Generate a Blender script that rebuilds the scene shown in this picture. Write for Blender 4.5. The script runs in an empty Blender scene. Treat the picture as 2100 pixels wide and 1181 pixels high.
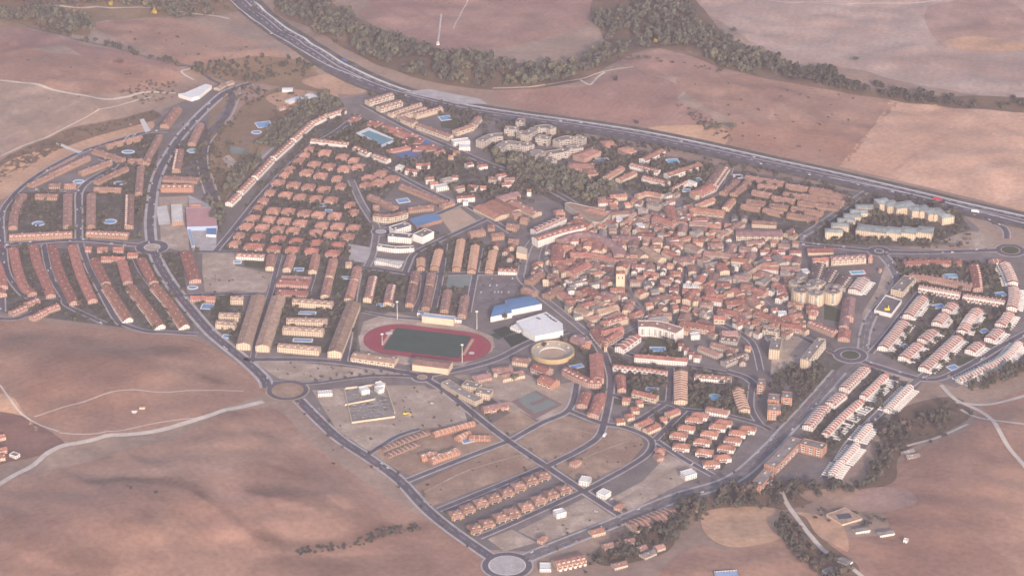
import bpy, bmesh, math, random
import numpy as np
from mathutils import Vector, Matrix
R = math.radians
sc = bpy.context.scene
# ------------------------------------------------------------------ camera, sky, sun, exposure
CAM_H, PITCH, FOCAL = 1700.0, R(26.0), 5665.0      # metres, downward tilt, focal length in photo pixels
cam = bpy.data.cameras.new("camera"); cam_o = bpy.data.objects.new("camera", cam)
sc.collection.objects.link(cam_o); sc.camera = cam_o
cam_o.location = (0, 0, CAM_H); cam_o.rotation_euler = (math.pi / 2 - PITCH, 0, 0)
cam.sensor_fit = 'HORIZONTAL'; cam.sensor_width = 36.0; cam.lens = 36.0 * FOCAL / 2100.0
cam.clip_start = 10.0; cam.clip_end = 60000.0
SUN_EL, SUN_AZ = R(20.0), R(166.0)                  # azimuth clockwise from +Y (away from camera)
w = bpy.data.worlds.new("World"); sc.world = w; w.use_nodes = True
nt = w.node_tree; bg = nt.nodes["Background"]
sky = nt.nodes.new("ShaderNodeTexSky"); sky.sky_type = 'NISHITA'; sky.sun_disc = False
sky.sun_elevation = SUN_EL; sky.sun_rotation = SUN_AZ; sky.altitude = 900; sky.dust_density = 4.0; sky.air_density = 1.0
nt.links.new(sky.outputs[0], bg.inputs[0]); bg.inputs[1].default_value = 0.15
sl = bpy.data.lights.new("sun", 'SUN'); sl.energy = 2.7; sl.angle = R(1.5); sl.color = (1.0, 0.80, 0.68)
so = bpy.data.objects.new("sun", sl); sc.collection.objects.link(so)
sd = Vector((math.sin(SUN_AZ) * math.cos(SUN_EL), math.cos(SUN_AZ) * math.cos(SUN_EL), math.sin(SUN_EL)))
so.rotation_euler = sd.to_track_quat('Z', 'Y').to_euler()
vs = sc.view_settings; vs.view_transform = 'Standard'; vs.look = 'None'; vs.gamma = 1.0; vs.use_curve_mapping = False
vs.exposure = 0.95
sc.cycles.filter_width = 1.6
sc.cycles.use_denoising = True; sc.cycles.max_bounces = 5; sc.cycles.diffuse_bounces = 2; sc.cycles.glossy_bounces = 2; sc.cycles.volume_bounces = 0; sc.cycles.sample_clamp_indirect = 2.0
# ------------------------------------------------------------------ survey: photo pixel -> place on the ground
ca, sa = math.cos(PITCH), math.sin(PITCH)
def ray(px, py):
    dx = (px - 1050.0) / FOCAL; dv = (590.5 - py) / FOCAL
    return dx, ca + dv * sa, -sa + dv * ca
def at(px, py, z=0.0):
    x, y, d = ray(px, py); t = (z - CAM_H) / d
    return (x * t, y * t)
TILE = [0.0, 0.0, 1.0]
def T(x0=0, y0=0, s=6.947): TILE[:] = [x0, y0, s]
def px(p): return (TILE[0] + p[0] / TILE[2], TILE[1] + p[1] / TILE[2])
def pairs(s):
    if isinstance(s, str): return [tuple(float(v) for v in q.split(',')) for q in s.split()]
    return s
def pts_px(s): return [px(p) for p in pairs(s)]
# town outline (photo pixels) -> no relief inside
TOWN = [(-80,510),(0,420),(50,372),(165,308),(300,265),(330,225),(380,200),(470,165),(520,160),(640,165),(760,185),(900,195),(1100,232),(1400,290),(1700,350),(2000,425),(2180,470),(2180,760),(1990,810),(1900,790),(1840,880),(1740,1010),(1540,1040),(1440,1050),(1300,1090),(1180,1181),(990,1190),(860,1035),(740,935),(620,840),(530,790),(410,700),(300,685),(100,660),(-80,655)]
TW = np.array([at(*p) for p in TOWN])
BUMPS = [(150,1080,110,14),(330,1100,90,8),(590,1075,80,-9),(480,985,110,9),(700,1010,90,6),(240,770,150,10),(420,780,80,5),(60,960,90,-5),(880,1150,70,5),
 (110,135,190,14),(170,205,140,9),(60,270,110,7),(330,120,140,6),(1000,55,240,14),(1180,60,120,-8),(1230,215,120,8),(1380,130,90,6),(1720,50,330,16),(1600,250,160,7),(1900,300,240,6),
 (1960,1010,170,12),(1860,1110,110,-5),(1520,1085,70,5),(2040,900,90,6),(1500,1160,60,4),(700,30,80,-6),(560,1045,60,9),(640,1048,45,7),(500,960,70,7),(590,1000,60,-8),(340,1035,70,7),(250,985,60,-6),(180,1100,60,8),(420,1110,60,6),(330,735,70,8),(480,770,50,5),(180,790,60,7),(230,720,60,-6),(80,740,70,6),(760,1050,60,6),(850,1110,40,-5),(120,170,60,7),(260,130,60,6),(1950,1040,60,6),(1850,1030,50,-5)]
BW = [(at(a, b), r, h) for a, b, r, h in BUMPS]
def town_dist(X, Y):
    """distance outside the town outline, 0 inside (vectorised)"""
    X = np.asarray(X, float); Y = np.asarray(Y, float)
    inside = np.zeros(X.shape, bool); d2 = np.full(X.shape, 1e18); n = len(TW)
    for i in range(n):
        ax, ay = TW[i]; bx, by = TW[(i + 1) % n]
        cond = (ay > Y) != (by > Y)
        xi = (bx - ax) * (Y - ay) / (by - ay + 1e-9) + ax
        inside ^= cond & (X < xi)
        ux, uy = bx - ax, by - ay
        t = np.clip(((X - ax) * ux + (Y - ay) * uy) / (ux * ux + uy * uy), 0, 1)
        d2 = np.minimum(d2, (X - ax - t * ux) ** 2 + (Y - ay - t * uy) ** 2)
    return np.where(inside, 0.0, np.sqrt(d2))
def height(X, Y):
    X = np.asarray(X, float); Y = np.asarray(Y, float)
    k = np.clip(town_dist(X, Y) / 110.0, 0, 1); k = k * k * (3 - 2 * k)
    z = np.zeros(X.shape)
    for (cx, cy), r, h in BW: z += .75 * h * np.exp(-((X - cx) ** 2 + (Y - cy) ** 2) / (2 * r * r))
    wx = X + 38 * np.sin(Y / 97.0 + 1.7) + 17 * np.sin(X / 41.0 + Y / 53.0); wy = Y + 34 * np.sin(X / 83.0 + .6) + 15 * np.sin(Y / 37.0 - X / 61.0)
    z += 2.4 * np.sin(wx / 58.0) * np.sin(wy / 71.0) + 2.0 * (1 - np.abs(np.sin(wx / 45.0 + wy / 90.0 + 1.1))) ** 2 + 1.3 * np.sin(wx / 23.0 + wy / 31.0) * np.sin(wy / 21.0 - wx / 47.0) + 0.5 * np.sin(wx / 11.0) * np.sin(wy / 13.0 + wx / 29.0)
    far = np.clip((Y - 4300) / 900.0, 0, 1); z += 9 * far * far
    return z * k
TONES = [('540,1114 580,1126 640,1127 720,1116 800,1090 862,1079',13,-.30),('540,1112 562,1114',12,-.2),('190,1003 250,1005 340,1012 398,1034 412,1046',13,-.34),('410,1045 480,1085 530,1122',4,-.25),('0,1104 67,1130 150,1155 240,1170',24,-.2),('0,1135 70,1160 110,1175',12,.14),('470,968 530,958 600,966',14,.14),('525,947 608,974 690,998',26,-.18),  # soil and scrub marks, plus light and shade of mounds painted in
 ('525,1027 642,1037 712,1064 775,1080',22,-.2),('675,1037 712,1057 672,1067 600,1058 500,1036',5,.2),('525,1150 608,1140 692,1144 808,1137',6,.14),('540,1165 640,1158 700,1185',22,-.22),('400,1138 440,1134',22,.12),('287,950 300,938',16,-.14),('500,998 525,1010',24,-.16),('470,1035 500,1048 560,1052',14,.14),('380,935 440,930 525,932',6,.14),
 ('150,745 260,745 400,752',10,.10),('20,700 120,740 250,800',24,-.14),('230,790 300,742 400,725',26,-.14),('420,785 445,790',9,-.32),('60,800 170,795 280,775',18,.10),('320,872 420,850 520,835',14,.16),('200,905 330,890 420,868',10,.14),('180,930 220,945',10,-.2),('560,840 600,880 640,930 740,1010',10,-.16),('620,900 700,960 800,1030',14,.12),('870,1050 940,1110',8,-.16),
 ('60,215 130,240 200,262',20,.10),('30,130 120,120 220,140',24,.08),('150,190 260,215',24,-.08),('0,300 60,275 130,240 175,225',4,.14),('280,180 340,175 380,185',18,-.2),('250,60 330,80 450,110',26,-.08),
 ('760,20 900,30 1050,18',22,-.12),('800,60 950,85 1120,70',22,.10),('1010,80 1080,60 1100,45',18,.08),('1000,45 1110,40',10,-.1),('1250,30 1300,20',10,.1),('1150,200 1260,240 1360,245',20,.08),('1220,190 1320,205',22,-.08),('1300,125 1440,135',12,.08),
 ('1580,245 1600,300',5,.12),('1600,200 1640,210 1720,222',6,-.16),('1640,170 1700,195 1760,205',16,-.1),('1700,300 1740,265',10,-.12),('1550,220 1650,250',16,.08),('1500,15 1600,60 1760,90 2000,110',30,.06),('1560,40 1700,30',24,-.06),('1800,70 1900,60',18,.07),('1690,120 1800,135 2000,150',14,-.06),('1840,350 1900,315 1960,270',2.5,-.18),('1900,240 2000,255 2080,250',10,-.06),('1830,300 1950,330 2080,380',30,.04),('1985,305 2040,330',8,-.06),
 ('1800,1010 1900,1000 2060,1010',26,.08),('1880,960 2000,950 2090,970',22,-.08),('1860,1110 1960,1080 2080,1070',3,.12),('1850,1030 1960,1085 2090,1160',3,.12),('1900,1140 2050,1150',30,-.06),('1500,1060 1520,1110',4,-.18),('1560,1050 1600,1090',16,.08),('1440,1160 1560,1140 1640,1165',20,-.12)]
# creases: slope light and shade painted on one side (+1 far side, -1 near side), crisp at the line
FOLD_SHADE = [('500,1034 600,1050 672,1067 712,1057',26,-.26,1),('470,966 530,960 600,982 680,1002',34,-.24,-1),('200,756 250,730 350,712 420,722',36,-.2,-1),('240,752 300,746 377,753 470,752',20,.16,-1),('150,800 230,762 300,742',22,-.16,1),('20,1125 80,1150 160,1165 260,1170',40,-.22,-1),('400,1128 520,1118 620,1112 730,1116',24,.18,1),('525,1152 608,1141 692,1145 820,1138 900,1150',32,-.2,-1),('190,998 260,996 340,1003 412,1042',14,.22,1),('300,990 400,978 470,985 560,1010',30,.14,-1),
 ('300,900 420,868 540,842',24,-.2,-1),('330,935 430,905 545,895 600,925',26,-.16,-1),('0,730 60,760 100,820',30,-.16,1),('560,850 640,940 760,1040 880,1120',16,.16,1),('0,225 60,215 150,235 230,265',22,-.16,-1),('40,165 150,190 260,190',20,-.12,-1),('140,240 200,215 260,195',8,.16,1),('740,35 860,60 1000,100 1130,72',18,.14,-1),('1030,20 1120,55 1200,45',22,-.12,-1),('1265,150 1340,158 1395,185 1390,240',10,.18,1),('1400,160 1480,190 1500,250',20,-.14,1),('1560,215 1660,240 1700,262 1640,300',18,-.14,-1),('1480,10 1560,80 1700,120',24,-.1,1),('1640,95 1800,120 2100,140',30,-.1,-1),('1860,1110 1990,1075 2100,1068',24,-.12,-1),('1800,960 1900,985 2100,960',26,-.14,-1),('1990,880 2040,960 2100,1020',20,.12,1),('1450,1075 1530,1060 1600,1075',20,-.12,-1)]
FW = [([at(*[float(v) for v in q.split(',')]) for q in s.split()], wd, am, sd) for s, wd, am, sd in FOLD_SHADE]
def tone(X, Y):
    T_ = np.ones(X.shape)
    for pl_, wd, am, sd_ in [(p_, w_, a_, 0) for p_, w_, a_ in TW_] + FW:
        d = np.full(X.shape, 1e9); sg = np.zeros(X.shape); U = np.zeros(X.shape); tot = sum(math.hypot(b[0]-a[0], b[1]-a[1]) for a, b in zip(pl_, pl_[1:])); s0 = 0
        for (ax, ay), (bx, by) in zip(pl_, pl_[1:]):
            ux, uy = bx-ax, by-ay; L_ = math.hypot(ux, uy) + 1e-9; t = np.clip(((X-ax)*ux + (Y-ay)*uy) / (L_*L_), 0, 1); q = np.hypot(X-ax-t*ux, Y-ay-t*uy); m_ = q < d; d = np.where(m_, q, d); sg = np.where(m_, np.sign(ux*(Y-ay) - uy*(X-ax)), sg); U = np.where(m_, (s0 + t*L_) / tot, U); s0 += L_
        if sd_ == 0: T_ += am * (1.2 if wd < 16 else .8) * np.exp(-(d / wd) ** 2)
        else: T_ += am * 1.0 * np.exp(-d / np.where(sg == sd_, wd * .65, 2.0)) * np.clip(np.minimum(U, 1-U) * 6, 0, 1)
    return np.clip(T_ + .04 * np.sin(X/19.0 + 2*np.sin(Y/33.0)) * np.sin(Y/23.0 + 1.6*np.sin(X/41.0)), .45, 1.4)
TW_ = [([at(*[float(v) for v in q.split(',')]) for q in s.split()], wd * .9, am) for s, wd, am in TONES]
def set_tone(me):
    co = np.empty(len(me.vertices) * 3); me.vertices.foreach_get("co", co); co = co.reshape(-1, 3); at_ = me.attributes.new("soil_shade_tone", 'FLOAT', 'POINT'); at_.data.foreach_set("value", tone(co[:, 0], co[:, 1]))  # colour factor: soil marks and painted slope shading together
def h1(x, y): return float(height(np.array([x]), np.array([y]))[0])
def PT(p):
    """photo pixel -> (x,y,z) on the terrain"""
    z = 0.0
    for _ in range(7):
        x, y = at(p[0], p[1], z); z = h1(x, y)
    return x, y, z
# ------------------------------------------------------------------ objects
COL = sc.collection
class Kit:
    """collects vertices and faces of ONE mesh"""
    def __init__(s): s.v = []; s.f = []; s.m = []; s.uv = []
    def face(s, vs_, m=0, uv=None):
        b = len(s.v); s.v += [tuple(q) for q in vs_]; s.f.append(tuple(range(b, b + len(vs_)))); s.m.append(m); s.uv.append(uv)
    def box(s, cx, cy, z0, lx, ly, lz, a=0.0, m=0):
        c, n = math.cos(a), math.sin(a)
        q = [(cx + x * c - y * n, cy + x * n + y * c) for x, y in ((-lx/2,-ly/2),(lx/2,-ly/2),(lx/2,ly/2),(-lx/2,ly/2))]
        s.prism(q, z0, z0 + lz, m, m)
    def prism(s, poly, z0, z1, mside=0, mtop=0, bottom=False):
        n = len(poly); u = 0
        for i in range(n):
            a, b = poly[i], poly[(i + 1) % n]; L = math.hypot(b[0]-a[0], b[1]-a[1])
            s.face([(a[0],a[1],z0),(b[0],b[1],z0),(b[0],b[1],z1),(a[0],a[1],z1)], mside, [(u,z0),(u+L,z0),(u+L,z1),(u,z1)]); u += L
        s.face([(p[0],p[1],z1) for p in poly], mtop)
        if bottom: s.face([(p[0],p[1],z0) for p in reversed(poly)], mside)
    def mesh(s, name, mats):
        me = bpy.data.meshes.new(name); me.from_pydata(s.v, [], s.f)
        for m in mats: me.materials.append(m)
        if len(mats) > 1: me.polygons.foreach_set("material_index", s.m)
        if any(u is not None for u in s.uv):
            ul = me.uv_layers.new(name="UVMap"); arr = []
            for f, u in zip(s.f, s.uv): arr += [c for q in (u if u else [(0.1, 0.1)] * len(f)) for c in q]
            ul.data.foreach_set("uv", arr)
        me.update(); return me
def link(name, me, parent=None, loc=(0,0,0), rz=0.0):
    o = bpy.data.objects.new(name, me); COL.objects.link(o); o.location = loc
    if rz: o.rotation_euler = (0, 0, rz)
    if parent is not None: o.parent = parent
    return o
def struct(o, kind='structure'): o['kind'] = kind; return o
PENDING = []
def thing(name, cat, desc, x, y, group=None, fixed=None, z=0.0, rz=0.0, data=None):
    o = link(name, data, None, (x, y, z), rz); o['category'] = cat
    if group: o['group'] = group
    if fixed: o['label'] = fixed
    else: PENDING.append((o, desc, x, y))
    return o
# ------------------------------------------------------------------ materials
MATS = {}
def mat(name, col, var=0.18, sc1=0.05, rough=0.9, rnd=0.0, spec=0.2, col2=None, sc2=0.6, windows=False, bump=0.0, streak=None, soil=False):
    if name in MATS: return MATS[name]
    m = bpy.data.materials.new(name); m.use_nodes = True; t = m.node_tree; N = t.nodes; Lk = t.links.new
    b = N["Principled BSDF"]; b.inputs["Roughness"].default_value = rough; b.inputs["Specular IOR Level"].default_value = spec
    g = N.new("ShaderNodeNewGeometry")
    def noise(scale, det=3.0):
        n = N.new("ShaderNodeTexNoise"); n.inputs["Scale"].default_value = scale; n.inputs["Detail"].default_value = det; n.inputs["Roughness"].default_value = 0.62
        Lk(g.outputs["Position"], n.inputs["Vector"]); return n
    def mixc(fac, a, c, mode='MIX'):
        x = N.new("ShaderNodeMix"); x.data_type = 'RGBA'; x.blend_type = mode
        if isinstance(fac, float): x.inputs[0].default_value = fac
        else: Lk(fac, x.inputs[0])
        for v, k in ((a, 6), (c, 7)):
            if isinstance(v, tuple): x.inputs[k].default_value = (*v, 1)
            else: Lk(v, x.inputs[k])
        return x.outputs[2]
    def ramp(o, lo, hi):
        x = N.new("ShaderNodeMapRange"); x.inputs[1].default_value = lo; x.inputs[2].default_value = hi; Lk(o, x.inputs[0]); return x.outputs[0]
    c = tuple(col); lo = tuple(v * (1 - var) for v in c); hi = tuple(min(1, v * (1 + var)) for v in c)
    out = mixc(ramp(noise(sc1).outputs[0], 0.3, 0.7), lo, hi)
    if col2: out = mixc(ramp(noise(sc1 * 0.37, 5.0).outputs[0], 0.42, 0.62), out, tuple(col2))
    n2 = ramp(noise(sc2, 4.0).outputs[0], 0.3, 0.7)
    out = mixc(n2, out, mixc(1.0, out, (0.72, 0.72, 0.72), 'MULTIPLY'))
    if streak:
        wv = N.new("ShaderNodeTexWave"); wv.inputs["Scale"].default_value = streak[1]; wv.inputs["Distortion"].default_value = 3.0; wv.inputs["Detail"].default_value = 2.0; wv.inputs["Detail Scale"].default_value = 0.4
        mp = N.new("ShaderNodeMapping"); mp.inputs["Rotation"].default_value = (0, 0, streak[0]); Lk(g.outputs["Position"], mp.inputs[0]); Lk(mp.outputs[0], wv.inputs[0])
        out = mixc(wv.outputs["Fac"], out, mixc(1.0, out, (streak[2],) * 3, 'MULTIPLY'))
    if soil:
        for s_, lo_, hi_, k_ in ((0.008, 0.50, 1.0, 0.72), (0.026, 0.55, 1.05, 0.82)):
            rg = noise(s_, 7.0); rg.noise_type = 'RIDGED_MULTIFRACTAL'; rg.inputs['Distortion'].default_value = 0.6; rg.normalize = True
            out = mixc(ramp(rg.outputs[0], lo_ * .75, hi_ * .75), out, mixc(1.0, out, (k_, k_ * .97, k_ * .96), 'MULTIPLY'))
        pl2 = noise(0.016, 6.0); out = mixc(ramp(pl2.outputs[0], 0.58, 0.72), out, mixc(1.0, out, (1.16, 1.17, 1.18), 'MULTIPLY'))
        an = N.new('ShaderNodeAttribute'); an.attribute_name = 'soil_shade_tone'; sc_ = N.new('ShaderNodeVectorMath'); sc_.operation = 'SCALE'; Lk(out, sc_.inputs[0]); Lk(an.outputs['Fac'], sc_.inputs['Scale']); out = sc_.outputs[0]
    if rnd:
        oi = N.new("ShaderNodeObjectInfo"); mr = N.new("ShaderNodeMapRange"); mr.inputs[3].default_value = 1 - rnd; mr.inputs[4].default_value = 1 + rnd
        Lk(oi.outputs["Random"], mr.inputs[0])
        cc = N.new("ShaderNodeCombineColor")
        for i in range(3): Lk(mr.outputs[0], cc.inputs[i])
        out = mixc(1.0, out, cc.outputs[0], 'MULTIPLY')
    if windows:
        uv = N.new("ShaderNodeUVMap"); sp = N.new("ShaderNodeSeparateXYZ"); Lk(uv.outputs[0], sp.inputs[0])
        def band(o, per, ctr, half):
            d = N.new("ShaderNodeMath"); d.operation = 'DIVIDE'; Lk(o, d.inputs[0]); d.inputs[1].default_value = per
            f = N.new("ShaderNodeMath"); f.operation = 'FRACT'; Lk(d.outputs[0], f.inputs[0])
            k = N.new("ShaderNodeMath"); k.operation = 'COMPARE'; Lk(f.outputs[0], k.inputs[0]); k.inputs[1].default_value = ctr; k.inputs[2].default_value = half
            return k.outputs[0]
        mm = N.new("ShaderNodeMath"); mm.operation = 'MULTIPLY'
        Lk(band(sp.outputs[0], 3.3, 0.5, 0.19), mm.inputs[0]); Lk(band(sp.outputs[1], 3.0, 0.52, 0.24), mm.inputs[1])
        out = mixc(mm.outputs[0], out, (0.05, 0.05, 0.06))
    Lk(out, b.inputs["Base Color"])
    if bump:
        bn = N.new("ShaderNodeBump"); bn.inputs["Strength"].default_value = bump; bn.inputs["Distance"].default_value = 1.0
        Lk(noise(0.35, 5.0).outputs[0], bn.inputs["Height"]); Lk(bn.outputs[0], b.inputs["Normal"])
    MATS[name] = m; return m
def S(r, g, b):
    f = lambda v: ((v / 255 + 0.055) / 1.055) ** 2.4 if v > 10 else v / 255 / 12.92
    return (f(r), f(g), f(b))
RF = dict(rnd=0.22, var=0.28, sc1=0.14, sc2=0.5)
mat('roof_brown', (0.29, 0.168, 0.14), **RF); mat('roof_red', (0.345, 0.145, 0.115), **RF); mat('roof_orange', (0.37, 0.175, 0.125), **RF)
mat('roof_salmon', (0.38, 0.195, 0.15), **RF); mat('roof_tan', (0.33, 0.22, 0.165), **RF); mat('roof_dark', (0.15, 0.105, 0.10), **RF)
mat('roof_grey', (0.24, 0.21, 0.20), **RF); mat('roof_green', (0.33, 0.355, 0.34), **RF); mat('roof_slate', (0.13, 0.13, 0.16), **RF)
mat('roof_white', (0.72, 0.71, 0.71), rnd=0.04, var=0.05); mat('roof_blue', (0.10, 0.20, 0.37), rnd=0.05, var=0.08, rough=0.5); mat('roof_pale_blue', (0.32, 0.42, 0.62), rnd=0.05, var=0.08, rough=0.6)
mat('roof_pink', (0.47, 0.25, 0.25), var=0.1); mat('roof_mauve', (0.29, 0.17, 0.165), **RF)
WF = dict(rnd=0.10, var=0.08, sc1=0.2, sc2=1.2, windows=True)
mat('wall_white', (0.76, 0.72, 0.68), **WF); mat('wall_cream', (0.60, 0.49, 0.37), **WF); mat('wall_tan', (0.38, 0.25, 0.18), **WF)
mat('wall_brick', (0.47, 0.26, 0.185), **WF); mat('wall_pink', (0.46, 0.31, 0.26), **WF); mat('wall_grey', (0.42, 0.39, 0.37), **WF); mat('wall_beige', (0.46, 0.40, 0.35), **WF)
mat('plain_white', (0.72, 0.70, 0.68), var=0.05); mat('plain_cream', (0.60, 0.49, 0.37), var=0.06); mat('plain_brick', (0.42, 0.22, 0.15), var=0.1); mat('plain_brown', (0.30, 0.18, 0.14), var=0.1)
mat('glass_dark', (0.04, 0.045, 0.055), rough=0.25, spec=0.5, var=0.05)
mat('asphalt', (0.105, 0.095, 0.115), var=0.28, sc1=0.06, sc2=0.35); mat('asphalt_old', (0.17, 0.15, 0.155), var=0.28, sc1=0.06, sc2=0.35)
mat('paving', (0.42, 0.385, 0.38), var=0.2, sc1=0.06); mat('concrete_light', (0.60, 0.565, 0.54), var=0.15); mat('line_white', (0.75, 0.74, 0.72), var=0.1)
mat('gravel_track', (0.58, 0.50, 0.44), var=0.15); mat('lot_soil', (0.34, 0.235, 0.17), var=0.32, sc1=0.045, sc2=0.3, col2=(0.27, 0.17, 0.125)); mat('lot_pale', (0.42, 0.33, 0.27), var=0.32, sc1=0.05, sc2=0.3, col2=(0.33,0.25,0.2))
mat('lawn', (0.045, 0.065, 0.035), var=0.3, sc1=0.05, col2=(0.075, 0.075, 0.045)); mat('garden_soil', (0.125, 0.11, 0.102), var=0.45, sc1=0.09, col2=(0.07, 0.072, 0.058))
mat('pitch_green', (0.032, 0.07, 0.058), var=0.12, sc1=0.05); mat('pitch_dark', (0.022, 0.035, 0.028), var=0.12, sc1=0.05); mat('track_red', (0.31, 0.05, 0.075), var=0.12); mat('court_green', (0.19, 0.225, 0.21), var=0.1); mat('court_red', (0.215, 0.145, 0.14), var=0.12)
mat('water_blue', (0.13, 0.29, 0.52), var=0.06, rough=0.12, spec=0.5); mat('water_cyan', (0.16, 0.42, 0.56), var=0.06, rough=0.12, spec=0.5); mat('water_green', (0.09, 0.22, 0.24), var=0.05, rough=0.12, spec=0.5)
mat('cemetery_gravel', (0.27, 0.25, 0.245), var=0.35, sc1=0.12, col2=(0.19, 0.175, 0.165)); mat('sand', (0.46, 0.33, 0.24), var=0.1); mat('bullring_wall', (0.50, 0.37, 0.21), var=0.08); mat('seat_grey', (0.40, 0.36, 0.32), var=0.1)
for i, c in enumerate([(0.075, 0.08, 0.066), (0.108, 0.112, 0.086), (0.072, 0.075, 0.066), (0.11, 0.108, 0.075), (0.118, 0.098, 0.084)]):
    mat('leaves_%d' % i, c, var=0.4, sc1=0.25, rnd=0.25, sc2=1.5)
mat('leaves_gold', (0.42, 0.30, 0.06), var=0.3, rnd=0.1); mat('bark', (0.11, 0.085, 0.065)); mat('scrub', (0.075, 0.06, 0.05), var=0.35, sc1=0.2)
mat('paint_white', (0.80, 0.80, 0.80), var=0.02, rough=0.35, spec=0.5); mat('paint_dark', (0.05, 0.05, 0.06), var=0.02, rough=0.35, spec=0.5); mat('paint_red', (0.50, 0.03, 0.05), var=0.02, rough=0.35, spec=0.5)
mat('paint_silver', (0.42, 0.43, 0.45), var=0.02, rough=0.35, spec=0.5); mat('paint_blue', (0.06, 0.12, 0.32), var=0.02, rough=0.35, spec=0.5); mat('paint_yellow', (0.80, 0.55, 0.04), var=0.03, rough=0.5); mat('rubber', (0.025, 0.025, 0.025)); mat('steel', (0.55, 0.54, 0.52), var=0.05, rough=0.5)
M = MATS
def in_poly(x, y, P):
    c = False; n = len(P)
    for i in range(n):
        ax, ay = P[i]; bx, by = P[(i+1) % n]
        if (ay > y) != (by > y) and x < (bx-ax)*(y-ay)/(by-ay) + ax: c = not c
    return c
NOPLANT = []
# ------------------------------------------------------------------ ground, fields
mat('ground', (0.345, 0.245, 0.19), var=0.2, sc1=0.008, sc2=0.12, col2=(0.275, 0.19, 0.15), soil=True)
STEP = 8.0
def grid_axis(a, b, outer):
    return np.array(outer[0] + list(np.arange(a, b + 1, STEP)) + outer[1], float)
gx = grid_axis(-1512, 1512, ([-3400, -2600, -2000, -1700], [1700, 2000, 2600, 3400])); gy = grid_axis(2400, 5400, ([-400, 600, 1400, 2000], [5700, 6200, 7200]))
XX, YY = np.meshgrid(gx, gy); ZZ = height(XX, YY)
gv = np.stack([XX, YY, ZZ], -1).reshape(-1, 3); nx, ny = len(gx), len(gy)
gi = np.arange(nx * ny).reshape(ny, nx)
gf = np.stack([gi[:-1, :-1], gi[:-1, 1:], gi[1:, 1:], gi[1:, :-1]], -1).reshape(-1, 4)
gme = bpy.data.meshes.new("ground"); gme.from_pydata(gv.tolist(), [], gf.tolist()); gme.materials.append(M['ground'])
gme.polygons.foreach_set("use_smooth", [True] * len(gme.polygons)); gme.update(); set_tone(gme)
struct(link("ground", gme))
def smooth_poly(p, n=6, closed=True):
    """Catmull-Rom through the traced points"""
    out = []; L = len(p)
    rng = range(L) if closed else range(L - 1)
    for i in rng:
        if closed: a, b, c, d = p[(i-1) % L], p[i], p[(i+1) % L], p[(i+2) % L]
        else: a, b, c, d = p[max(i-1, 0)], p[i], p[i+1], p[min(i+2, L-1)]
        for k in range(n):
            t = k / n
            out.append(tuple(0.5 * (2*b[j] + (c[j]-a[j])*t + (2*a[j]-5*b[j]+4*c[j]-d[j])*t*t + (3*b[j]-a[j]-3*c[j]+d[j])*t**3) for j in (0, 1)))
    if not closed: out.append(tuple(p[-1]))
    return out
def drape(name, poly, m, off, smooth=False, kind='structure', flat=None):
    """a sheet following the terrain, `off` metres above it; poly in world xy"""
    if smooth: poly = smooth_poly(poly, 5)
    bm = bmesh.new(); vs_ = [bm.verts.new((x, y, 0)) for x, y in poly]
    try: bm.faces.new(vs_)
    except ValueError: bm.free(); return None
    xs = [p[0] for p in poly]; ys = [p[1] for p in poly]
    qx, qy = np.meshgrid(np.linspace(min(xs), max(xs), 8), np.linspace(min(ys), max(ys), 8))
    hilly = float(np.abs(height(qx, qy)).max()) > 0.02
    bmesh.ops.triangulate(bm, faces=bm.faces[:])
    if hilly:
        for ax, lo, hi, base in ((0, min(xs), max(xs), -1512), (1, min(ys), max(ys), 2400)):
            c = base + math.ceil((lo - base) / STEP) * STEP
            while c < hi:
                co = [0, 0, 0]; no = [0, 0, 0]; co[ax] = c; no[ax] = 1
                bmesh.ops.bisect_plane(bm, geom=bm.verts[:] + bm.edges[:] + bm.faces[:], plane_co=co, plane_no=no); c += STEP
    bmesh.ops.triangulate(bm, faces=bm.faces[:])
    co = np.array([v.co[:2] for v in bm.verts]); z = height(co[:, 0], co[:, 1]) if hilly else np.zeros(len(co))
    for v, q in zip(bm.verts, z): v.co.z = q + off
    bmesh.ops.recalc_face_normals(bm, faces=bm.faces[:])
    if bm.faces and sum(f.normal.z for f in bm.faces) < 0: bmesh.ops.reverse_faces(bm, faces=bm.faces[:])
    me = bpy.data.meshes.new(name); bm.to_mesh(me); bm.free(); me.materials.append(m)
    for p in me.polygons: p.use_smooth = True
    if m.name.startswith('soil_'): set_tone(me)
    return struct(link(name, me), kind)
def field(name, s, m, off=0.3, smooth=True):
    return drape(name, [PT(p)[:2] for p in pts_px(s)], m, off, smooth)
T(0, 0, 1)
FM = {}
def fmat(k, col, col2=None, streak=None, var=0.2):
    g_ = lambda c: (c[0]*1.0, c[1]*.99, c[2]*.94)
    return mat('soil_' + k, g_(S(*col)), var=var, sc1=0.014, sc2=0.14, col2=g_(S(*col2)) if col2 else None, streak=streak, soil=True)
pm = fmat('plough_mauve', (157, 124, 116), (143, 110, 103), (0.5, 0.032, 0.95)); pale = fmat('pale_mauve', (177, 154, 146), (164, 138, 130), (0.2, 0.022, 0.965)); dark = fmat('plough_dark', (160, 130, 122), None, (0.9, 0.04, 0.965))
tan = fmat('stubble_tan', (197, 160, 141), (184, 146, 128), (0.8, 0.03, 0.965)); pinkb = fmat('pink_brown', (162, 128, 114), (148, 112, 100), (2.0, 0.03, 0.955)); redb = fmat('red_brown', (160, 126, 111), (146, 110, 97), (1.1, 0.034, 0.955)); redd = fmat('red_deep', (154, 119, 106), (167, 134, 119), (2.6, 0.03, 0.965)); vdark = fmat('dark_strip', (92, 66, 62))
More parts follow.
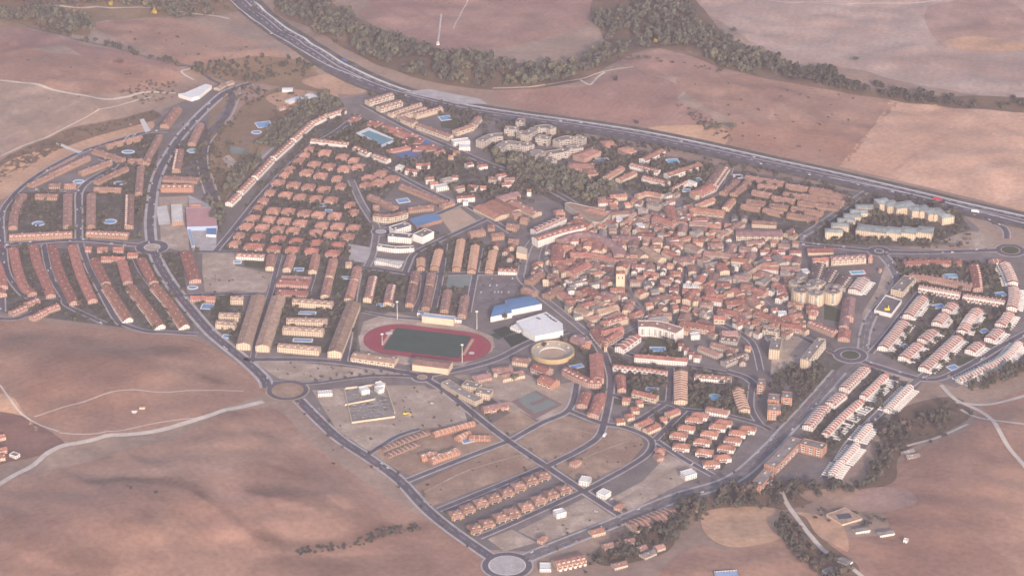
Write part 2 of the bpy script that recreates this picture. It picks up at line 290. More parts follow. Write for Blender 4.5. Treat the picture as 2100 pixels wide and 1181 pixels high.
lite = fmat('light_tan', (188, 152, 128), (178, 140, 118)); grass = fmat('dry_grass', (140, 116, 92), (120, 98, 80)); wet = fmat('dark_grass', (122, 100, 86), (98, 82, 70))
field('field', '735,30 760,8 790,-20 1230,-20 1215,45 1130,75 1000,102 900,104 800,62', pm)
field('field', '1478,-10 1500,60 1600,112 1700,132 1850,168 1960,188 2150,210 2150,-20', pale)
field('field', '1905,14 2068,4 2110,70 2000,76 1925,88', dark, 0.6)
field('field', '1925,90 2000,76 2110,88 2110,104 1990,104', lite, 0.9)
field('field', '1830,200 1960,222 2150,236 2150,448 2000,408 1720,342 1790,262', tan, 0.3, False)
field('field', '1385,165 1440,155 1600,160 1830,200 1790,262 1720,342 1560,310 1470,290 1500,250 1440,215', pinkb)
field('field', '1010,190 1100,182 1200,178 1260,146 1340,155 1400,182 1390,205 1460,240 1430,258 1320,262 1200,245 1060,220', pm)
field('field', '1255,120 1340,105 1460,98 1490,120 1480,150 1380,158 1290,142', pm, 0.3)
field('field', '1330,262 1440,258 1490,268 1480,300 1400,285', lite, 0.5)
field('field', '-60,48 60,62 180,95 370,138 330,142 200,122 120,92 60,100 -60,82', fmat('mauve_band', (152, 118, 111), (142, 108, 102)))
field('field', '-60,86 40,88 75,104 300,132 370,165 250,190 150,195 60,168 -60,160', pinkb, 0.3)
field('field', '200,50 340,40 470,70 600,130 520,140 380,130 240,80', redd, 0.3)
field('field', '110,300 290,248 305,270 165,308', lite, 0.3); field('field', '0,345 100,305 160,320 60,372 0,410', lite, 0.35)
field('field', '-60,655 100,665 300,685 420,705 540,790 520,815 380,868 300,885 130,895 40,830 -60,780', redb)
field('field', '40,830 120,870 260,835 400,850 300,880 150,905 110,892', pinkb, 0.55)
field('field', '-60,850 45,853 130,905 110,925 30,945 -60,960', fmat('dark_mauve', (126, 95, 88), (112, 84, 80)), 0.6)
field('field', '-60,1010 150,955 330,905 545,835 640,910 780,1010 990,1140 990,1230 -60,1230', redd)
field('field', '-60,800 20,812 60,862 120,905 40,870 -60,860', lite, 0.4)
field('field', '1985,880 2020,835 2150,818 2150,1230 1760,1230 1700,1120 1820,1090 1800,1010 1870,930', pinkb)
field('field', '1760,1005 1850,1000 1880,1030 1800,1050 1760,1040', dark, 0.6); field('field', '1640,1010 1760,1002 1860,1020 1820,1050 1700,1040', fmat('grey_brown', (158, 130, 116)), 0.55)
field('field', '1440,1055 1500,1040 1600,1045 1612,1090 1580,1112 1500,1122 1450,1098', lite, 0.5)
field('field', '1360,1200 1420,1120 1500,1128 1640,1110 1660,1200', pinkb, 0.3)
field('field', '1630,1050 1720,1070 1740,1130 1700,1110 1650,1090', lite, 0.5)
# rough ground / verges
field('rough_ground', '380,140 500,118 620,125 660,160 700,185 640,188 530,172 430,160', grass, 0.35)
field('rough_ground', '430,225 470,200 560,185 640,200 600,235 560,280 520,330 480,380 450,420 430,360 432,300', grass, 0.25)
field('rough_ground', '470,178 520,170 560,182 500,215 470,255 455,235 476,205', dark, 0.3)
field('rough_ground', '545,200 600,185 680,185 690,205 640,225 580,222', lite, 0.33); field('rough_ground', '620,165 700,150 760,178 720,195 650,182', lite, 0.4)
field('rough_ground', '0,330 90,288 150,262 240,245 310,228 330,240 290,255 140,300 30,360 -20,380', wet, 0.35)
field('rough_ground', '560,20 640,-10 760,50 930,110 1060,130 1160,130 1240,95 1210,20 1250,-20 1400,-20 1500,85 1610,140 1720,170 1900,195 2150,205 2150,232 1950,222 1700,185 1500,145 1330,100 1190,168 1050,185 900,172 760,128 640,60', wet, 0.45)
field('rough_ground', '-60,-10 480,-20 480,25 380,35 200,45 180,75 90,62 -60,45', grass, 0.4)
field('rough_ground', '1480,1010 1640,985 1790,985 1830,850 1960,815 1985,860 1850,930 1830,990 1700,1020 1610,1045 1480,1045 1400,1060 1370,1130 1240,1160 1230,1120 1330,1085 1420,1030', wet, 0.4)
field('rough_ground', '1610,1060 1650,1060 1680,1100 1760,1160 1740,1200 1660,1150', wet, 0.62)
# ------------------------------------------------------------------ town ground
mat('town_paving', (0.20, 0.17, 0.168), var=0.25, sc1=0.03, sc2=0.35, col2=(0.14, 0.125, 0.12))
TOWNG = [(-60,506),(0,440),(40,392),(100,352),(165,314),(300,274),(335,225),(380,206),(470,172),(515,172),(480,215),(440,270),(425,310),(430,370),(450,440),(475,390),(560,300),(620,245),(690,205),(760,190),(830,198),(1000,238),(1250,295),(1480,342),(1750,392),(1960,428),(2010,470),(1990,500),(1830,508),(2100,522),(2150,600),(2150,720),(2060,750),(1960,795),(1900,775),(1820,865),(1720,985),(1540,1025),(1500,1000),(1430,1030),(1300,1075),(1110,1132),(980,1125),(860,1030),(740,935),(620,830),(540,778),(410,690),(300,675),(200,662),(100,648),(0,645),(-60,645)]
drape('pavement', [at(*p) for p in TOWNG], M['town_paving'], 0.06)
LOTN = [0]
def lot(name, s, m, off=0.12, smooth=False):
    LOTN[0] += 1; off = (0.10 if off < 0.45 else off) + 0.003 * LOTN[0]
    P_ = [at(*p) for p in pts_px(s)]
    if name not in ('garden', 'lawn', 'verge'): NOPLANT.append((P_, min(p[0] for p in P_), max(p[0] for p in P_), min(p[1] for p in P_), max(p[1] for p in P_)))
    return drape(name, P_, M[m], off, smooth)
G_ = 'garden_soil'
for s in ('1060,905 1150,850 1230,872 1222,905 1185,922 1122,946', '1136,955 1200,928 1245,880 1283,882 1315,898 1322,912 1290,950 1195,992', '850,995 1045,907 1110,952 880,1040', '985,882 1060,838 1105,868 1030,896'):
    lot('building_plot', s, 'lot_soil', 0.14)
for s in ('1255,1020 1320,985 1370,930 1430,962 1410,985 1290,1048', '1062,1088 1200,1020 1258,1060 1115,1113', '1000,1105 1050,1085 1100,1112 1035,1130', '640,800 780,790 870,790 965,870 760,928 690,880', '510,735 600,742 760,757 830,768 620,782 572,776', '745,660 800,640 900,660 1010,690 1010,720 950,748 850,745 735,700', '1080,800 1190,780 1175,832 1110,866 1060,838 1000,800', '1585,690 1660,690 1690,705 1650,740 1580,770', '930,770 1060,760 1160,800 1050,850 990,800', '800,795 940,800 960,868 800,850'):
    lot('building_plot', s, 'lot_pale', 0.13)
lot('sports_ground', '899,442 943,426 985,458 930,482', 'sand', 0.16); lot('building_plot', '415,520 482,520 482,545 560,562 545,600 420,598 415,560', 'lot_pale', 0.13)
lot('verge', '1640,880 1700,800 1760,745 1800,745 1880,772 1740,880', 'lot_pale', 0.10); lot('verge', '1760,690 1790,640 1830,600 1835,560 1815,545 1800,590 1770,640', 'lot_pale', 0.1)
lot('verge', '1560,880 1620,850 1700,770 1735,745 1700,700 1640,760 1600,830', 'garden_soil', 0.1)
lot('verge', '1840,510 1990,512 1990,505 1900,490 1990,475 2030,480 2045,500 2000,516', 'lot_pale', 0.2)
GARD = ['445,520 520,400 640,260 720,240 800,290 850,330 780,420 770,470 740,545 560,520', '660,272 735,236 850,300 800,312 715,292', '1640,500 1780,390 1960,425 1990,470 1900,505', '920,300 960,330 1130,385 1040,410 930,390 860,350', '1010,320 1240,390 1240,420 1170,430 1000,345', '560,600 740,600 730,730 540,712', '420,600 500,600 490,710 400,640', '1150,690 1240,690 1300,760 1250,830 1160,760', '1245,740 1530,770 1550,860 1400,835 1260,830', '1340,845 1545,880 1480,965 1350,900', '1830,530 2040,540 2060,620 1830,600', '1800,720 1900,610 2090,640 2060,700 1900,775', '1640,890 1780,750 1870,790 1720,960', '20,395 300,392 290,490 15,492', '0,505 370,520 400,690 0,640', '230,285 330,270 310,420 200,420', '1200,560 1300,540 1290,600 1210,620', '860,470 1080,520 1060,560 850,560', '740,555 960,555 960,640 740,640', '1240,300 1500,350 1440,410 1220,380','600,525 740,545 720,600 570,600', '345,320 420,250 440,300 430,380 320,370', '1450,340 1740,395 1640,490 1400,420']
for s in GARD: lot('garden', s, G_, 0.09)
for s in ('662,280 690,262 735,240 770,258 845,300 800,308 740,296', '900,232 960,250 950,268 905,262', '1305,735 1400,740 1400,700 1330,690', '1410,800 1500,800 1500,850 1420,840', '502,530 545,536 540,552 500,546', '608,535 642,535 636,555 606,553', '680,550 715,552 708,590 690,605 676,590', '765,560 795,566 788,612 768,612', '1690,620 1730,640 1720,660 1690,655', '1540,460 1560,470 1640,480 1640,494 1540,480', '440,605 480,608 468,640 430,650', '1880,700 1925,660 1935,670 1890,715', '2010,640 2040,660 2000,690 1990,670', '1965,735 2000,730 1990,745 1960,750', '2030,540 2060,560 2062,600 2040,600'):
    lot('lawn', s, 'lawn', 0.2)
# ------------------------------------------------------------------ roads
def ribbon(name, s, wid, m, off, dash=None, shift=0.0, kind='structure', smooth=True):
    p = [PT(q)[:2] for q in pts_px(s)]
    if smooth: p = smooth_poly(p, 6, False)
    dense = [p[0]]
    for a, b in zip(p, p[1:]):
        L = math.hypot(b[0]-a[0], b[1]-a[1]); n = max(1, int(L / 8))
        dense += [(a[0] + (b[0]-a[0]) * k / n, a[1] + (b[1]-a[1]) * k / n) for k in range(1, n + 1)]
    p = np.array(dense); d = np.gradient(p, axis=0); d /= np.linalg.norm(d, axis=1)[:, None] + 1e-9
    nrm = np.stack([-d[:, 1], d[:, 0]], 1); p = p + nrm * shift
    cols = [-0.5, -0.17, 0.17, 0.5] if wid > 6 else [-0.5, 0.5]
    rows = [p + nrm * wid * c for c in cols]; V = []; F = []
    for r in rows:
        z = height(r[:, 0], r[:, 1]) + off
        V.append(np.column_stack([r, z]))
    n = len(p); k = len(cols); V = np.concatenate(V)
    for j in range(k - 1):
        for i in range(n - 1):
            if dash and (i // dash) % 2: continue
            F.append((j*n+i, (j+1)*n+i, (j+1)*n+i+1, j*n+i+1)[::-1])
    me = bpy.data.meshes.new(name); me.from_pydata(V.tolist(), [], F); me.materials.append(M[m]); me.update()
    return struct(link(name, me), kind)
ROADCOUNT = [0]
STREETS = []
def road(s, wid=8, pav=1.8, m='asphalt', mark=False):
    ROADCOUNT[0] += 1; o = 0.004 * (ROADCOUNT[0] % 30)
    if pav: ribbon('pavement', s, wid + 2 * pav, 'paving', 0.56 + o * 0.3)
    ribbon('road', s, wid, m, 0.68 + o)
    if mark: ribbon('road_marking', s, 0.22, 'line_white', 0.95, dash=1)
    STREETS.append(([at(*q) for q in pts_px(s)], wid / 2 + 1.0))
def track(s, wid=4, m='gravel_track', off=0.75): ribbon('track', s, wid, m, off)
HWY = '440,-70 470,-32 525,26 615,88 712,148 785,180 860,202 950,223 1050,239 1180,257 1317,279 1450,306 1575,334 1700,361 1850,396 1980,427 2160,467'
ribbon('verge', HWY, 56, 'garden_soil', 0.75)
ribbon('motorway', HWY, 38, 'asphalt', 0.95)
ribbon('motorway_shoulder', HWY, 4.4, 'concrete_light', 1.15, shift=15.0)
ribbon('motorway_median', HWY, 2.6, 'paving', 1.15, shift=2.2)
ribbon('road_marking', HWY, 0.7, 'line_white', 1.2, shift=9.5, dash=1); ribbon('road_marking', HWY, 0.7, 'line_white', 1.2, shift=-7, dash=1)
ribbon('motorway_shoulder', '460,-8 520,40 625,107 742,162', 2.2, 'concrete_light', 1.25, shift=-2)
ribbon('motorway_shoulder', '1700,366 1800,386 1911,411 2000,434 2120,466', 2.2, 'concrete_light', 1.25, shift=2)
ribbon('track', '735,165 840,200 940,222 1080,252', 5, 'asphalt_old', 0.85, shift=-14)
road('515,172 490,180 460,192 425,222 395,252 367,285 346,317 329,347 317,380 311,420 308,460 311,500', 10, 4)
road('316,515 326,542 346,576 370,609 396,641 430,680 460,706 500,738 540,776 548,795', 12, 4, mark=True)
road('612,820 660,868 700,903 760,942 820,986 870,1040 920,1082 985,1128 1010,1145', 12, 3, mark=True)
road('1070,1150 1110,1132 1237,1082 1383,1022 1500,984 1575,922 1610,885 1655,838 1722,762', 15, 3.5, 'asphalt_old', mark=True)
road('1770,715 1775,680 1792,642 1822,610 1841,580 1828,545 1808,522', 11, 3, 'asphalt_old', mark=True)
road('1770,742 1830,762 1885,778', 9, 2); road('1900,765 1850,805 1800,850 1745,905 1715,950 1690,980', 8, 2, 'asphalt_old'); road('1885,778 1930,776 2000,742 2060,706 2150,660', 8, 2)
road('1885,600 1850,645 1815,690 1785,725', 6, 2); road('1990,650 1950,700 1900,770', 6, 1.5)
road('1810,517 1900,518 2000,515 2065,513', 9, 2); road('2065,490 2058,468 2010,445 1965,424', 8, 2); road('1790,515 1740,510 1640,500', 8, 2); road('1775,394 1700,448 1640,488', 8, 2, 'asphalt_old')
road('5,640 3,560 4,500 3,440 22,408 50,380 100,346 165,313 250,286 302,272 345,270', 7, 2)
road('0,502 60,499 160,493 265,502 300,505', 8, 2.5); road('162,493 162,440 163,395 185,370 230,345 232,335 205,325', 8, 2.5); road('60,388 120,392 165,394', 5, 1.5); road('232,336 265,337 305,338', 4, 1.2)
road('8,510 15,560 42,600 62,612', 7, 2); road('90,502 98,545 112,580 130,610 140,628 215,664', 7, 1.5); road('165,500 180,545 200,585 238,655 260,668 300,680 345,682 405,686', 7, 2); road('275,530 290,560 320,600 355,640 362,668', 5, 1)
road('60,612 95,612 125,612', 5, 1.2); road('-20,652 15,655 40,652 70,640', 8, 1.5)
road('370,608 430,604 540,604', 5, 1.5); road('400,517 445,517 490,517', 6, 1.5); road('440,518 480,470 520,420 560,375 600,335 640,300 690,270 735,235', 7, 2)
road('574,525 562,570 555,600 530,680 518,738', 6, 1); road('650,540 640,575 632,600', 6, 1); road('735,560 726,605 715,690 705,742', 8, 2)
road('500,738 620,738 710,745 830,764 865,772', 9, 2); road('560,785 640,786 760,771 855,773', 6, 1.5); road('872,771 950,756 1022,735 1090,701 1165,680', 9, 2)
road('875,778 910,800 960,840 1010,880 1058,915 1122,958 1197,1008 1270,1055', 8, 2.5); road('1050,902 1110,868 1167,840 1183,787', 7, 2.5); road('1167,842 1230,867 1283,877 1333,900 1331,927 1290,957 1200,1006', 7, 2)
road('1230,700 1250,760 1252,800 1238,870 1225,898 1190,922 1125,955', 8, 2); road('835,986 940,944 1045,904', 7, 2.5); road('899,1046 1000,1005 1110,960', 7, 2); road('982,1102 1050,1073 1193,1008', 7, 2)
road('755,932 812,896 860,880', 6, 2); road('1290,874 1330,850 1370,824', 7, 1.5); road('1343,902 1403,842', 7, 1.5); road('1348,905 1400,940 1462,975', 6, 2); road('1403,840 1463,846 1550,868 1580,882', 6, 1.5); road('1543,787 1540,837 1560,872', 7, 1.5)
road('1240,700 1300,730 1420,752 1490,765', 7, 1.5); road('1375,755 1375,790 1372,826', 8, 1.5); road('1256,810 1300,822 1370,828 1403,842', 7, 1.5); road('1490,762 1530,775 1560,800', 8, 2)
road('1235,725 1210,690 1150,640 1075,580 1070,555 1085,505 1120,470', 8, 2, 'asphalt_old'); road('746,550 775,552 825,560 860,563 960,562 1060,562', 8, 2)
road('720,370 740,415 765,455 772,470 765,520 752,548', 8, 2, 'asphalt_old'); road('942,421 880,445 785,465', 7, 2); road('1000,448 960,467 899,495 850,520 836,545 830,560', 7, 2)
road('790,345 870,388 937,417 962,425 1049,478', 7, 2); road('745,215 840,266 918,300 990,332 1055,356 1141,397 1180,420', 8, 2); road('800,350 850,325 900,308', 5, 1); road('870,555 866,600 850,640', 7, 1); road('912,500 905,560 890,632', 7, 1.5); road('985,510 975,560 960,640', 7, 1.5); road('745,640 800,650 860,655 920,660', 5, 1.5)
road('1180,420 1230,430 1280,425 1350,440 1420,420 1480,390 1500,345', 6, 1.2, 'asphalt_old'); road('1288,560 1288,590 1306,624 1326,640 1310,665 1240,700', 5, 0.8, 'asphalt_old'); road('1405,520 1403,579 1395,600 1400,612 1393,622 1393,644 1384,668', 4, 0.6, 'asphalt')
road('1120,500 1110,540 1140,580 1200,600 1288,590', 5, 1, 'asphalt_old'); road('1510,480 1512,520 1500,545 1530,580 1600,600 1640,600', 5, 1, 'asphalt_old'); road('1640,500 1560,495 1500,500 1400,540', 5, 1, 'asphalt_old'); road('1560,610 1600,640 1640,600', 4, 1, 'asphalt_old'); road('1480,665 1540,700 1560,760', 7, 1.5); road('1640,690 1700,720 1735,735', 6, 1)
road('470,176 440,168 400,140 360,135', 6, 0); track('412,245 450,238 466,218 478,200', 9, 'asphalt_old', 0.5)
track('470,185 476,205 462,240 432,270 416,302 415,340 425,370 438,410 448,440', 11, 'asphalt', 0.7)
track('492,190 488,208 474,240 446,274 428,302 427,340 437,370 450,408 460,440', 2.5, 'paving', 0.75); track('404,330 412,372 425,412 434,445', 2.5, 'paving', 0.75); track('520,345 545,318 565,300', 5, 'paving', 0.75)
for s in ('650,860 720,900 800,880', '780,810 860,830 930,860', '870,1010 960,965 1080,930', '1080,920 1150,880 1215,890', '1160,960 1220,930 1290,905', '1270,1030 1340,990 1400,950', '1080,1090 1150,1060 1230,1050', '540,745 620,760 740,765'): track(s, 2.4, 'lot_pale', 0.62)
track('-60,164 0,166 60,172 120,188 200,203 260,200 300,190 360,192', 4.5); track('-60,1030 0,993 60,960 120,918 200,900 300,888 400,862 540,824', 9, 'gravel_track', 0.9)
track('400,140 372,148 398,165', 3); track('0,40 60,55 170,85 300,118 400,140 470,168', 5, 'asphalt_old', 0.7)
track('0,322 90,285 170,245 270,210 310,200', 2); track('70,12 200,15 330,18 470,40', 5, 'gravel_track', 0.7); track('0,790 45,850 120,885', 2.5); track('70,855 160,828 260,800 340,805 500,802', 2); track('120,888 220,885 320,868 400,858', 2)
track('1930,790 1960,820 2020,850 2070,920 2150,1010', 6); track('1960,825 2040,828 2150,795', 6); track('1970,840 2020,860 2110,872 2160,870', 5); track('1985,870 1930,895 1860,915', 5)
track('1600,1000 1612,1030 1640,1070 1680,1120 1740,1160 1800,1210', 6, 'gravel_track', 0.9); track('1610,985 1640,975 1690,975', 5, 'asphalt_old', 0.6)
track('1470,-20 1600,5 1760,8 1900,5 2100,-10', 3); track('905,30 902,60 898,88', 3); track('960,0 945,30 930,60', 2); track('1010,182 1100,178 1180,165 1230,150 1300,138', 2.5)
track('1190,165 1210,175 1225,160 1240,150', 4, 'gravel_track', 0.8)
# roundabouts
def disc(name, cx, cy, r, m, off, seg=40): return drape(name, [(cx + r * math.cos(k * 2 * math.pi / seg), cy + r * math.sin(k * 2 * math.pi / seg)) for k in range(seg)], m if not isinstance(m, str) else M[m], off)
def roundabout(p, r, inner, m_in, ring=None, rim='paving'):
    x, y = at(*p); NOPLANT.append(([(x-r,y-r),(x+r,y-r),(x+r,y+r),(x-r,y+r)], x-r, x+r, y-r, y+r)); disc('pavement', x, y, r + 2, rim, 0.62); disc('road', x, y, r, 'asphalt', 0.86)
    disc('roundabout_island', x, y, inner, ring or 'concrete_light', 0.96); disc('roundabout_island', x, y, inner - 1.4, m_in, 1.04)
    STREETS.append(([(x, y), (x + 1, y)], r))
roundabout((312, 508), 23, 12, 'lot_pale'); roundabout((590, 801), 27, 21, 'lot_soil', 'lot_soil', 'lot_pale'); roundabout((1040, 1160), 29, 22, 'paving'); roundabout((1744, 729), 22, 13.5, 'lawn', 'paving')
roundabout((2072, 514), 21, 14, 'lawn', 'sand'); roundabout((866, 774), 13, 7, 'lot_soil', 'paving'); roundabout((1803, 516), 16, 7, 'garden_soil'); roundabout((781, 476), 13, 8, 'paving')
lot('cemetery', '708,800 790,790 808,848 722,866', 'cemetery_gravel', 0.2)
lot('building_plot', '760,928 840,880 1000,868 1040,900 1000,925 850,980 800,955', 'lot_soil', 0.14)
lot('square', '714,500 760,508 757,540 716,535', 'paving', 0.25); lot('square', '765,528 830,536 820,548 768,545', 'concrete_light', 0.22)
lot('car_park', '985,560 1065,565 1050,620 975,640', 'asphalt_old', 0.2); lot('car_park', '920,560 985,565 975,590 915,590', 'court_green', 0.22); lot('car_park', '825,190 880,185 985,205 1000,215 940,215', 'paving', 1.0)
lot('yard', '326,405 385,402 388,520 330,505', 'lot_pale', 0.2); lot('yard', '386,400 428,420 445,465 443,518 395,515', 'paving', 0.21); lot('yard', '320,425 342,422 350,460 326,462', 'concrete_light', 0.3)
# stadium
lot('sports_apron', '735,690 770,655 900,648 1010,690 1015,712 950,750 830,748 740,730', 'lot_pale', 0.24)
FC = at(876, 703.5); e0 = at(791, 693); e1 = at(959, 713); FA = math.atan2(e1[1]-e0[1], e1[0]-e0[0])
def loc_xy(cx, cy, a, x, y): return (cx + x*math.cos(a) - y*math.sin(a), cy + x*math.sin(a) + y*math.cos(a))
def stad(hl, r): return [loc_xy(*FC, FA, s * hl + r * math.cos(t), r * math.sin(t)) for s, t0 in ((1, -math.pi/2), (-1, math.pi/2)) for t in [t0 + k * math.pi / 20 for k in range(21)]]
drape('running_track', stad(42.5, 45.5), M['track_red'], 0.55)
drape('football_pitch', [loc_xy(*FC, FA, x, y) for x, y in ((-53,-33),(53,-33),(53,33),(-53,33))], M['pitch_green'], 0.66)
for i in range(1, 7):
    a_, b_ = stad(42.5, 45.5 - 1.22 * i), stad(42.5, 45.3 - 1.22 * i); k = Kit(); n = len(a_)
    for j in range(n): k.face([(*a_[j], 0.62), (*a_[(j+1) % n], 0.62), (*b_[(j+1) % n], 0.62), (*b_[j], 0.62)])
    struct(link('lane_line', k.mesh('lane_line', [M['court_red']])))
for x, y, r in ((-58, 14, 5), (66, -14, 4)): disc('landing_pit', *loc_xy(*FC, FA, x, y), r, 'concrete_light', 0.66, 16)
for x in (-56.5, 57): drape('run_up_lane', [loc_xy(*FC, FA, x + u, v) for u, v in ((-2,-22),(2,-22),(2,26),(-2,26))], M['sand'], 0.64)
T(700, 580)
lot('practice_pitch', '2120,740 2400,640 2500,700 2230,810', 'pitch_green', 0.3)
T(1040, 640)
lot('practice_pitch', '-210,260 -20,200 120,270 -90,355', 'pitch_dark', 0.3); lot('practice_pitch', '-60,360 240,280 380,370 60,500', 'pitch_dark', 0.3)
T(880, 720)
lot('sports_court', '1170,720 1520,560 1900,760 1510,970', 'court_red', 0.25); lot('sports_court', '1260,680 1490,580 1640,660 1350,780', 'court_green', 0.34); lot('sports_court', '1420,800 1700,690 1840,760 1500,890', 'court_green', 0.34); lot('sports_court', '1300,720 1350,690 1500,800 1420,830', 'court_green', 0.34)
T(540, 150); lot('tennis_court', '2150,1000 2340,920 2420,980 2200,1050', 'paint_blue', 0.2)
T(440, 250)
for s in ('430,170 650,190 640,230 440,215', '400,250 590,265 580,290 390,275', '330,320 480,330 470,360 340,345'): lot('sports_court', s, 'court_red', 0.5)
lot('sports_court', '230,350 490,400 430,470 190,450', 'court_green', 0.5); lot('court_apron', '110,530 200,470 330,590 200,670', 'lot_pale', 0.5)
T(760, 180); lot('tennis_court', '350,950 600,870 730,935 470,1010', 'paint_blue', 0.2)
T(220, 150)
for s in ('460,680 520,660 620,830 545,860',): lot('path', s, 'concrete_light', 0.6)
T(0, 220); lot('path', '770,545 840,535 1180,640 1120,665', 'concrete_light', 0.6)
T(1580, 480); lot('sports_court', '1250,440 1380,420 1490,560 1360,575', 'court_red', 0.25)
# ------------------------------------------------------------------ buildings
random.seed(7)
FOOT = []            # (x, y, radius) of everything built, keeps the filler houses and trees clear
def occupied(x, y, r):
    for a, b, q in FOOT:
        if (a - x) ** 2 + (b - y) ** 2 < (q + r) ** 2: return True
    return False
def noplant(x, y): return any(x0 < x < x1 and y0 < y < y1 and in_poly(x, y, P) for P, x0, x1, y0, y1 in NOPLANT)
#   style: roof, wall, eave, rise, unit length, features, hip, description, name, category
STY = {
 'brn': ('roof_brown', 'wall_tan', 5.6, 2.4, 6.5, 'c', 0, 'brown-roofed brick terrace', 'terrace_row', 'terrace'),
 'brd': ('roof_brown', 'wall_white', 6.0, 2.4, 7.0, 'cd', 0, 'brown terrace with pale dormers', 'terrace_row', 'terrace'),
 'red': ('roof_red', 'wall_pink', 5.6, 2.4, 6.0, 'c', 0, 'red-roofed terrace', 'terrace_row', 'terrace'),
 'org': ('roof_orange', 'wall_white', 5.4, 2.6, 6.0, 'cp', 0, 'orange-roofed terrace', 'terrace_row', 'terrace'),
 'orp': ('roof_orange', 'wall_tan', 5.6, 2.4, 6.5, 's', 0, 'orange-tiled terrace stepping downhill', 'terrace_row', 'terrace'),
 'sal': ('roof_salmon', 'wall_cream', 5.8, 2.4, 6.5, 'c', 0, 'salmon-roofed terrace', 'terrace_row', 'terrace'),
 'sas': ('roof_salmon', 'wall_cream', 5.8, 2.4, 6.5, 's', 0, 'salmon terrace with stepped cream party walls', 'terrace_row', 'terrace'),
 'sad': ('roof_salmon', 'wall_white', 5.8, 2.4, 8.0, 'cd', 0, 'salmon-roofed terrace with white dormers', 'terrace_row', 'terrace'),
 'wht': ('roof_red', 'wall_white', 6.2, 2.5, 6.0, 'sx', 0, 'white terrace with red party-walled roof', 'terrace_row', 'terrace'),
 'whd': ('roof_red', 'wall_white', 6.2, 2.4, 6.5, 'cd', 0, 'white terrace with red roof and dormers', 'terrace_row', 'terrace'),
 'wst': ('roof_salmon', 'wall_white', 5.6, 1.8, 5.4, 'Sh', 0, 'bright white stepped terrace', 'terrace_row', 'terrace'),
 'tan': ('roof_tan', 'wall_cream', 9.0, 3.2, 9.0, 'c', 0, 'tan-roofed apartment block', 'apartment_block', 'apartment block'),
 'apt': ('roof_brown', 'wall_cream', 9.0, 2.0, 9.0, 'cB', 0, 'brown-roofed cream apartment block', 'apartment_block', 'apartment block'),
 'apr': ('roof_red', 'wall_cream', 9.5, 2.4, 9.0, 'cB', 0, 'red-roofed cream apartment block', 'apartment_block', 'apartment block'),
 'dkr': ('roof_dark', 'wall_grey', 6.5, 2.4, 7.0, 'cd', 0, 'dark-roofed row of flats', 'apartment_block', 'apartment block'),
 'bei': ('roof_grey', 'wall_beige', 11.0, 0, 11.0, 'uB', 0, 'grey flat-roofed beige block of flats', 'apartment_block', 'apartment block'),
 'gg':  ('roof_green', 'wall_cream', 12.0, 1.4, 12.0, '', .6, 'grey-green roofed cream flats', 'apartment_block', 'apartment block'),
 'slb': ('roof_grey', 'wall_cream', 14.0, 0, 10.0, 'uB', 0, 'tall grey-roofed slab block with cream walls', 'apartment_block', 'apartment block'),
 'brk': ('roof_grey', 'wall_brick', 13.0, 0, 12.0, 'uB', 0, 'orange brick block with grey flat roof', 'apartment_block', 'apartment block'),
 'sch': ('roof_grey', 'wall_cream', 6.5, 0, 11.0, 'uw', 0, 'long cream flat-roofed school wing', 'school_building', 'school'),
 'whs': ('roof_slate', 'wall_white', 8.5, 0, 11.0, 'uw', 0, 'white school wing with slate grey roof', 'school_building', 'school'),
 'hip': ('roof_salmon', 'wall_pink', 8.0, 3.2, 14.0, 'c', .9, 'broad salmon hip-roofed apartment house', 'apartment_block', 'apartment block'),
 'low': ('roof_red', 'wall_pink', 3.8, 2.2, 12.0, 'u', .9, 'low red hip-roofed pavilion', 'pavilion', 'pavilion'),
 'whs2': ('roof_orange', 'wall_cream', 6.0, 2.2, 12.0, '', 0, 'orange-roofed warehouse', 'warehouse', 'warehouse'),
 'wrh': ('roof_orange', 'wall_cream', 6.0, 2.2, 12.0, 'v', 0, 'broad orange-roofed warehouse', 'warehouse', 'warehouse'),
 'mau': ('roof_mauve', 'wall_pink', 8.0, 2.6, 8.0, 'c', 0, 'mauve-roofed block of flats', 'apartment_block', 'apartment block'),
 'rda': ('roof_red', 'wall_pink', 8.5, 2.6, 8.0, 'cB', 0, 'red-roofed block of flats', 'apartment_block', 'apartment block'),
 'oth': ('roof_brown', 'wall_beige', 6.5, 2.4, 8.0, 'c', 0, 'brown-roofed town house', 'town_house', 'house'),
 'ots': ('roof_salmon', 'wall_cream', 7.5, 2.4, 8.0, 'c', 0, 'salmon-roofed town house', 'town_house', 'house'),
 'otr': ('roof_red', 'wall_cream', 6.5, 2.4, 8.0, 'c', 0, 'red-roofed town house', 'town_house', 'house'),
 'oto': ('roof_orange', 'wall_cream', 6.5, 2.4, 8.0, 'c', 0, 'orange-roofed town house', 'town_house', 'house'),
 'otg': ('roof_grey', 'wall_beige', 6.5, 2.2, 8.0, 'c', 0, 'grey-roofed town house', 'town_house', 'house'),
 'otw': ('roof_red', 'wall_white', 7.5, 1.6, 8.0, 'c', 0, 'white-walled town house', 'town_house', 'house'),
 'otf': ('roof_white', 'wall_white', 7.0, 0, 9.0, '', 0, 'white flat-roofed house', 'town_house', 'house'),
 'shd': ('roof_white', 'wall_white', 4.0, 1.0, 12.0, '', 0, 'white-roofed shed', 'shed', 'shed'),
}
